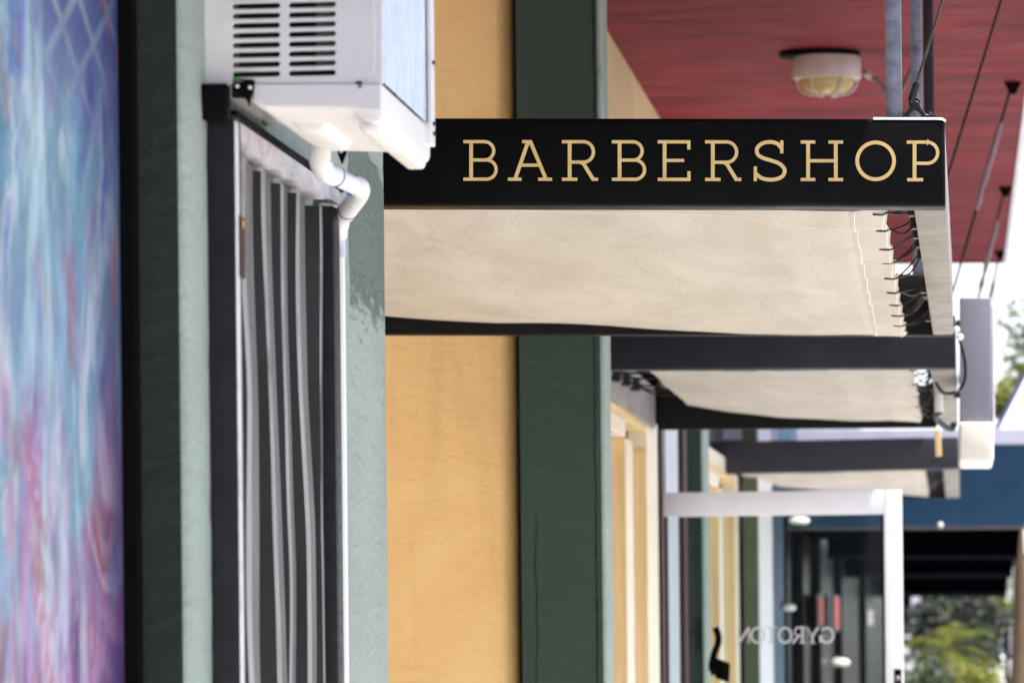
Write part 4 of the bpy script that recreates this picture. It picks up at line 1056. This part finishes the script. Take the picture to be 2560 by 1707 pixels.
def car(label, base, rot=0.0):
    t = thing('parked_car', label, 'car', base); b = Vector(base)
    prof_ = [(-.80, .25), (.80, .25), (.86, .55), (.80, .88), (.70, .95), (.60, 1.40), (.45, 1.46), (-.45, 1.46), (-.60, 1.40), (-.70, .95), (-.80, .88), (-.86, .55)]
    low = [p for p in prof_ if p[1] < .93]
    MB().prism([b + Vector((x, 0, z)) for x, z in ((-.80, .25), (.80, .25), (.86, .55), (.82, .86), (.70, .95), (-.70, .95), (-.82, .86), (-.86, .55))], (0, 4.2, 0), .06, 3).build('body', M['car_white'], t, True, 40)
    mb = MB(); A = [(-.70, 1.0, .955), (.70, 1.0, .955), (.55, 1.75, 1.43), (-.55, 1.75, 1.43)]; B = [(-.70, 3.9, .955), (.70, 3.9, .955), (.55, 3.3, 1.43), (-.55, 3.3, 1.43)]
    A = [mb.bm.verts.new(b + Vector(p)) for p in A]; B = [mb.bm.verts.new(b + Vector(p)) for p in B]
    mb.bm.faces.new(A); mb.bm.faces.new(B[::-1])
    for i in range(4): mb.bm.faces.new((A[i], B[i], B[(i + 1) % 4], A[(i + 1) % 4]))
    mb.build('cabin_glass', M['shop_glass'], t)
    MB().prism([b + Vector((-.56, 1.72, 1.432)), b + Vector((.56, 1.72, 1.432)), b + Vector((.5, 1.72, 1.48)), b + Vector((-.5, 1.72, 1.48))], (0, 1.62, 0), .01).build('roof', M['car_white'], t, True, 40)
    for sx in (-1, 1):
        MB().ball(b + Vector((sx * .62, .0, .68)), .11, 12, (1.2, .5, .8)).build('headlight', M['lantern'], t, True)
        for yy_ in (.8, 3.4):
            w = MB().tube([b + Vector((sx * .68, yy_, .31)), b + Vector((sx * .86, yy_, .31))], .31, 18).build('wheel', M['rubber'], t, True)
car('white parked car far down the street behind the low palm', P(2205, VY, 18).to_tuple()[:2] + (-.15,))

# ------------------------------------------------------------------ sky, sun, camera
EL_P, AZY = math.radians(68), -.035
sd = Vector((math.cos(EL_P), AZY, math.sin(EL_P))).normalized()   # towards the sun
wd = bpy.data.worlds.new('World'); scene.world = wd; wd.use_nodes = True
nt = wd.node_tree; nt.nodes.clear()
sky = nt.nodes.new('ShaderNodeTexSky'); sky.sky_type = 'NISHITA'; sky.sun_disc = False
sky.sun_elevation = math.asin(sd.z); sky.sun_rotation = math.atan2(sd.x, sd.y)
sky.air_density = 1.0; sky.dust_density = 2.2; sky.ozone_density = 1.0
bg = nt.nodes.new('ShaderNodeBackground'); bg.inputs['Strength'].default_value = .15
wo = nt.nodes.new('ShaderNodeOutputWorld'); 
# thin bright haze low over the street, thinning to blue overhead
tcw = nt.nodes.new('ShaderNodeTexCoord'); spw = nt.nodes.new('ShaderNodeSeparateXYZ'); nt.links.new(tcw.outputs['Generated'], spw.inputs[0])
mpw = nt.nodes.new('ShaderNodeMapping'); mpw.inputs['Scale'].default_value = (1, 1, 3); nt.links.new(tcw.outputs['Generated'], mpw.inputs['Vector'])
nzw = nt.nodes.new('ShaderNodeTexNoise'); nzw.inputs['Scale'].default_value = 3.5; nzw.inputs['Detail'].default_value = 7; nt.links.new(mpw.outputs[0], nzw.inputs['Vector'])
adw = nt.nodes.new('ShaderNodeMath'); adw.operation = 'MULTIPLY_ADD'; adw.inputs[1].default_value = .55; nt.links.new(nzw.outputs['Fac'], adw.inputs[0])
ngw = nt.nodes.new('ShaderNodeMath'); ngw.operation = 'MULTIPLY'; ngw.inputs[1].default_value = -1.0; nt.links.new(spw.outputs['Z'], ngw.inputs[0]); nt.links.new(ngw.outputs[0], adw.inputs[2])
rmw = nt.nodes.new('ShaderNodeValToRGB'); rmw.color_ramp.elements[0].position = 0.0; rmw.color_ramp.elements[1].position = .22; nt.links.new(adw.outputs[0], rmw.inputs[0])
mxw = nt.nodes.new('ShaderNodeMix'); mxw.data_type = 'RGBA'; nt.links.new(rmw.outputs[0], mxw.inputs[0]); nt.links.new(sky.outputs[0], mxw.inputs[6]); mxw.inputs[7].default_value = (5.2, 5.5, 5.8, 1)
nt.links.new(mxw.outputs[2], bg.inputs['Color']); nt.links.new(bg.outputs[0], wo.inputs['Surface'])
L = bpy.data.lights.new('sun', 'SUN'); L.energy = 5.0; L.angle = math.radians(.5); L.color = (1, .96, .90)
lo = bpy.data.objects.new('sun', L); COL.objects.link(lo); lo.rotation_euler = sd.to_track_quat('Z', 'Y').to_euler()

cd = bpy.data.cameras.new('camera'); co = bpy.data.objects.new('camera', cd); COL.objects.link(co)
cd.sensor_width = 36; cd.lens = 7840 / 2352 * 36; cd.clip_start = .1; cd.clip_end = 3000
cd.shift_x = (.5 - VX / 2352); cd.shift_y = (VY - 1568 / 2) / 2352
co.matrix_world = Matrix.Translation((0, 0, EYE)) @ Matrix.Rotation(math.radians(90), 4, 'X') @ Matrix.Rotation(-ROLL, 4, 'Z')
cd.dof.use_dof = True; cd.dof.focus_distance = 7.35; cd.dof.aperture_fstop = 7.0; cd.dof.aperture_blades = 0
scene.camera = co
scene.view_settings.view_transform = 'Standard'; scene.view_settings.look = 'None'; scene.view_settings.exposure = 0; scene.view_settings.gamma = 1
scene.render.engine = 'CYCLES'
scene.cycles.film_exposure = 1.92
scene.cycles.use_denoising = True
scene.cycles.max_bounces = 8; scene.cycles.diffuse_bounces = 5; scene.cycles.transparent_max_bounces = 12
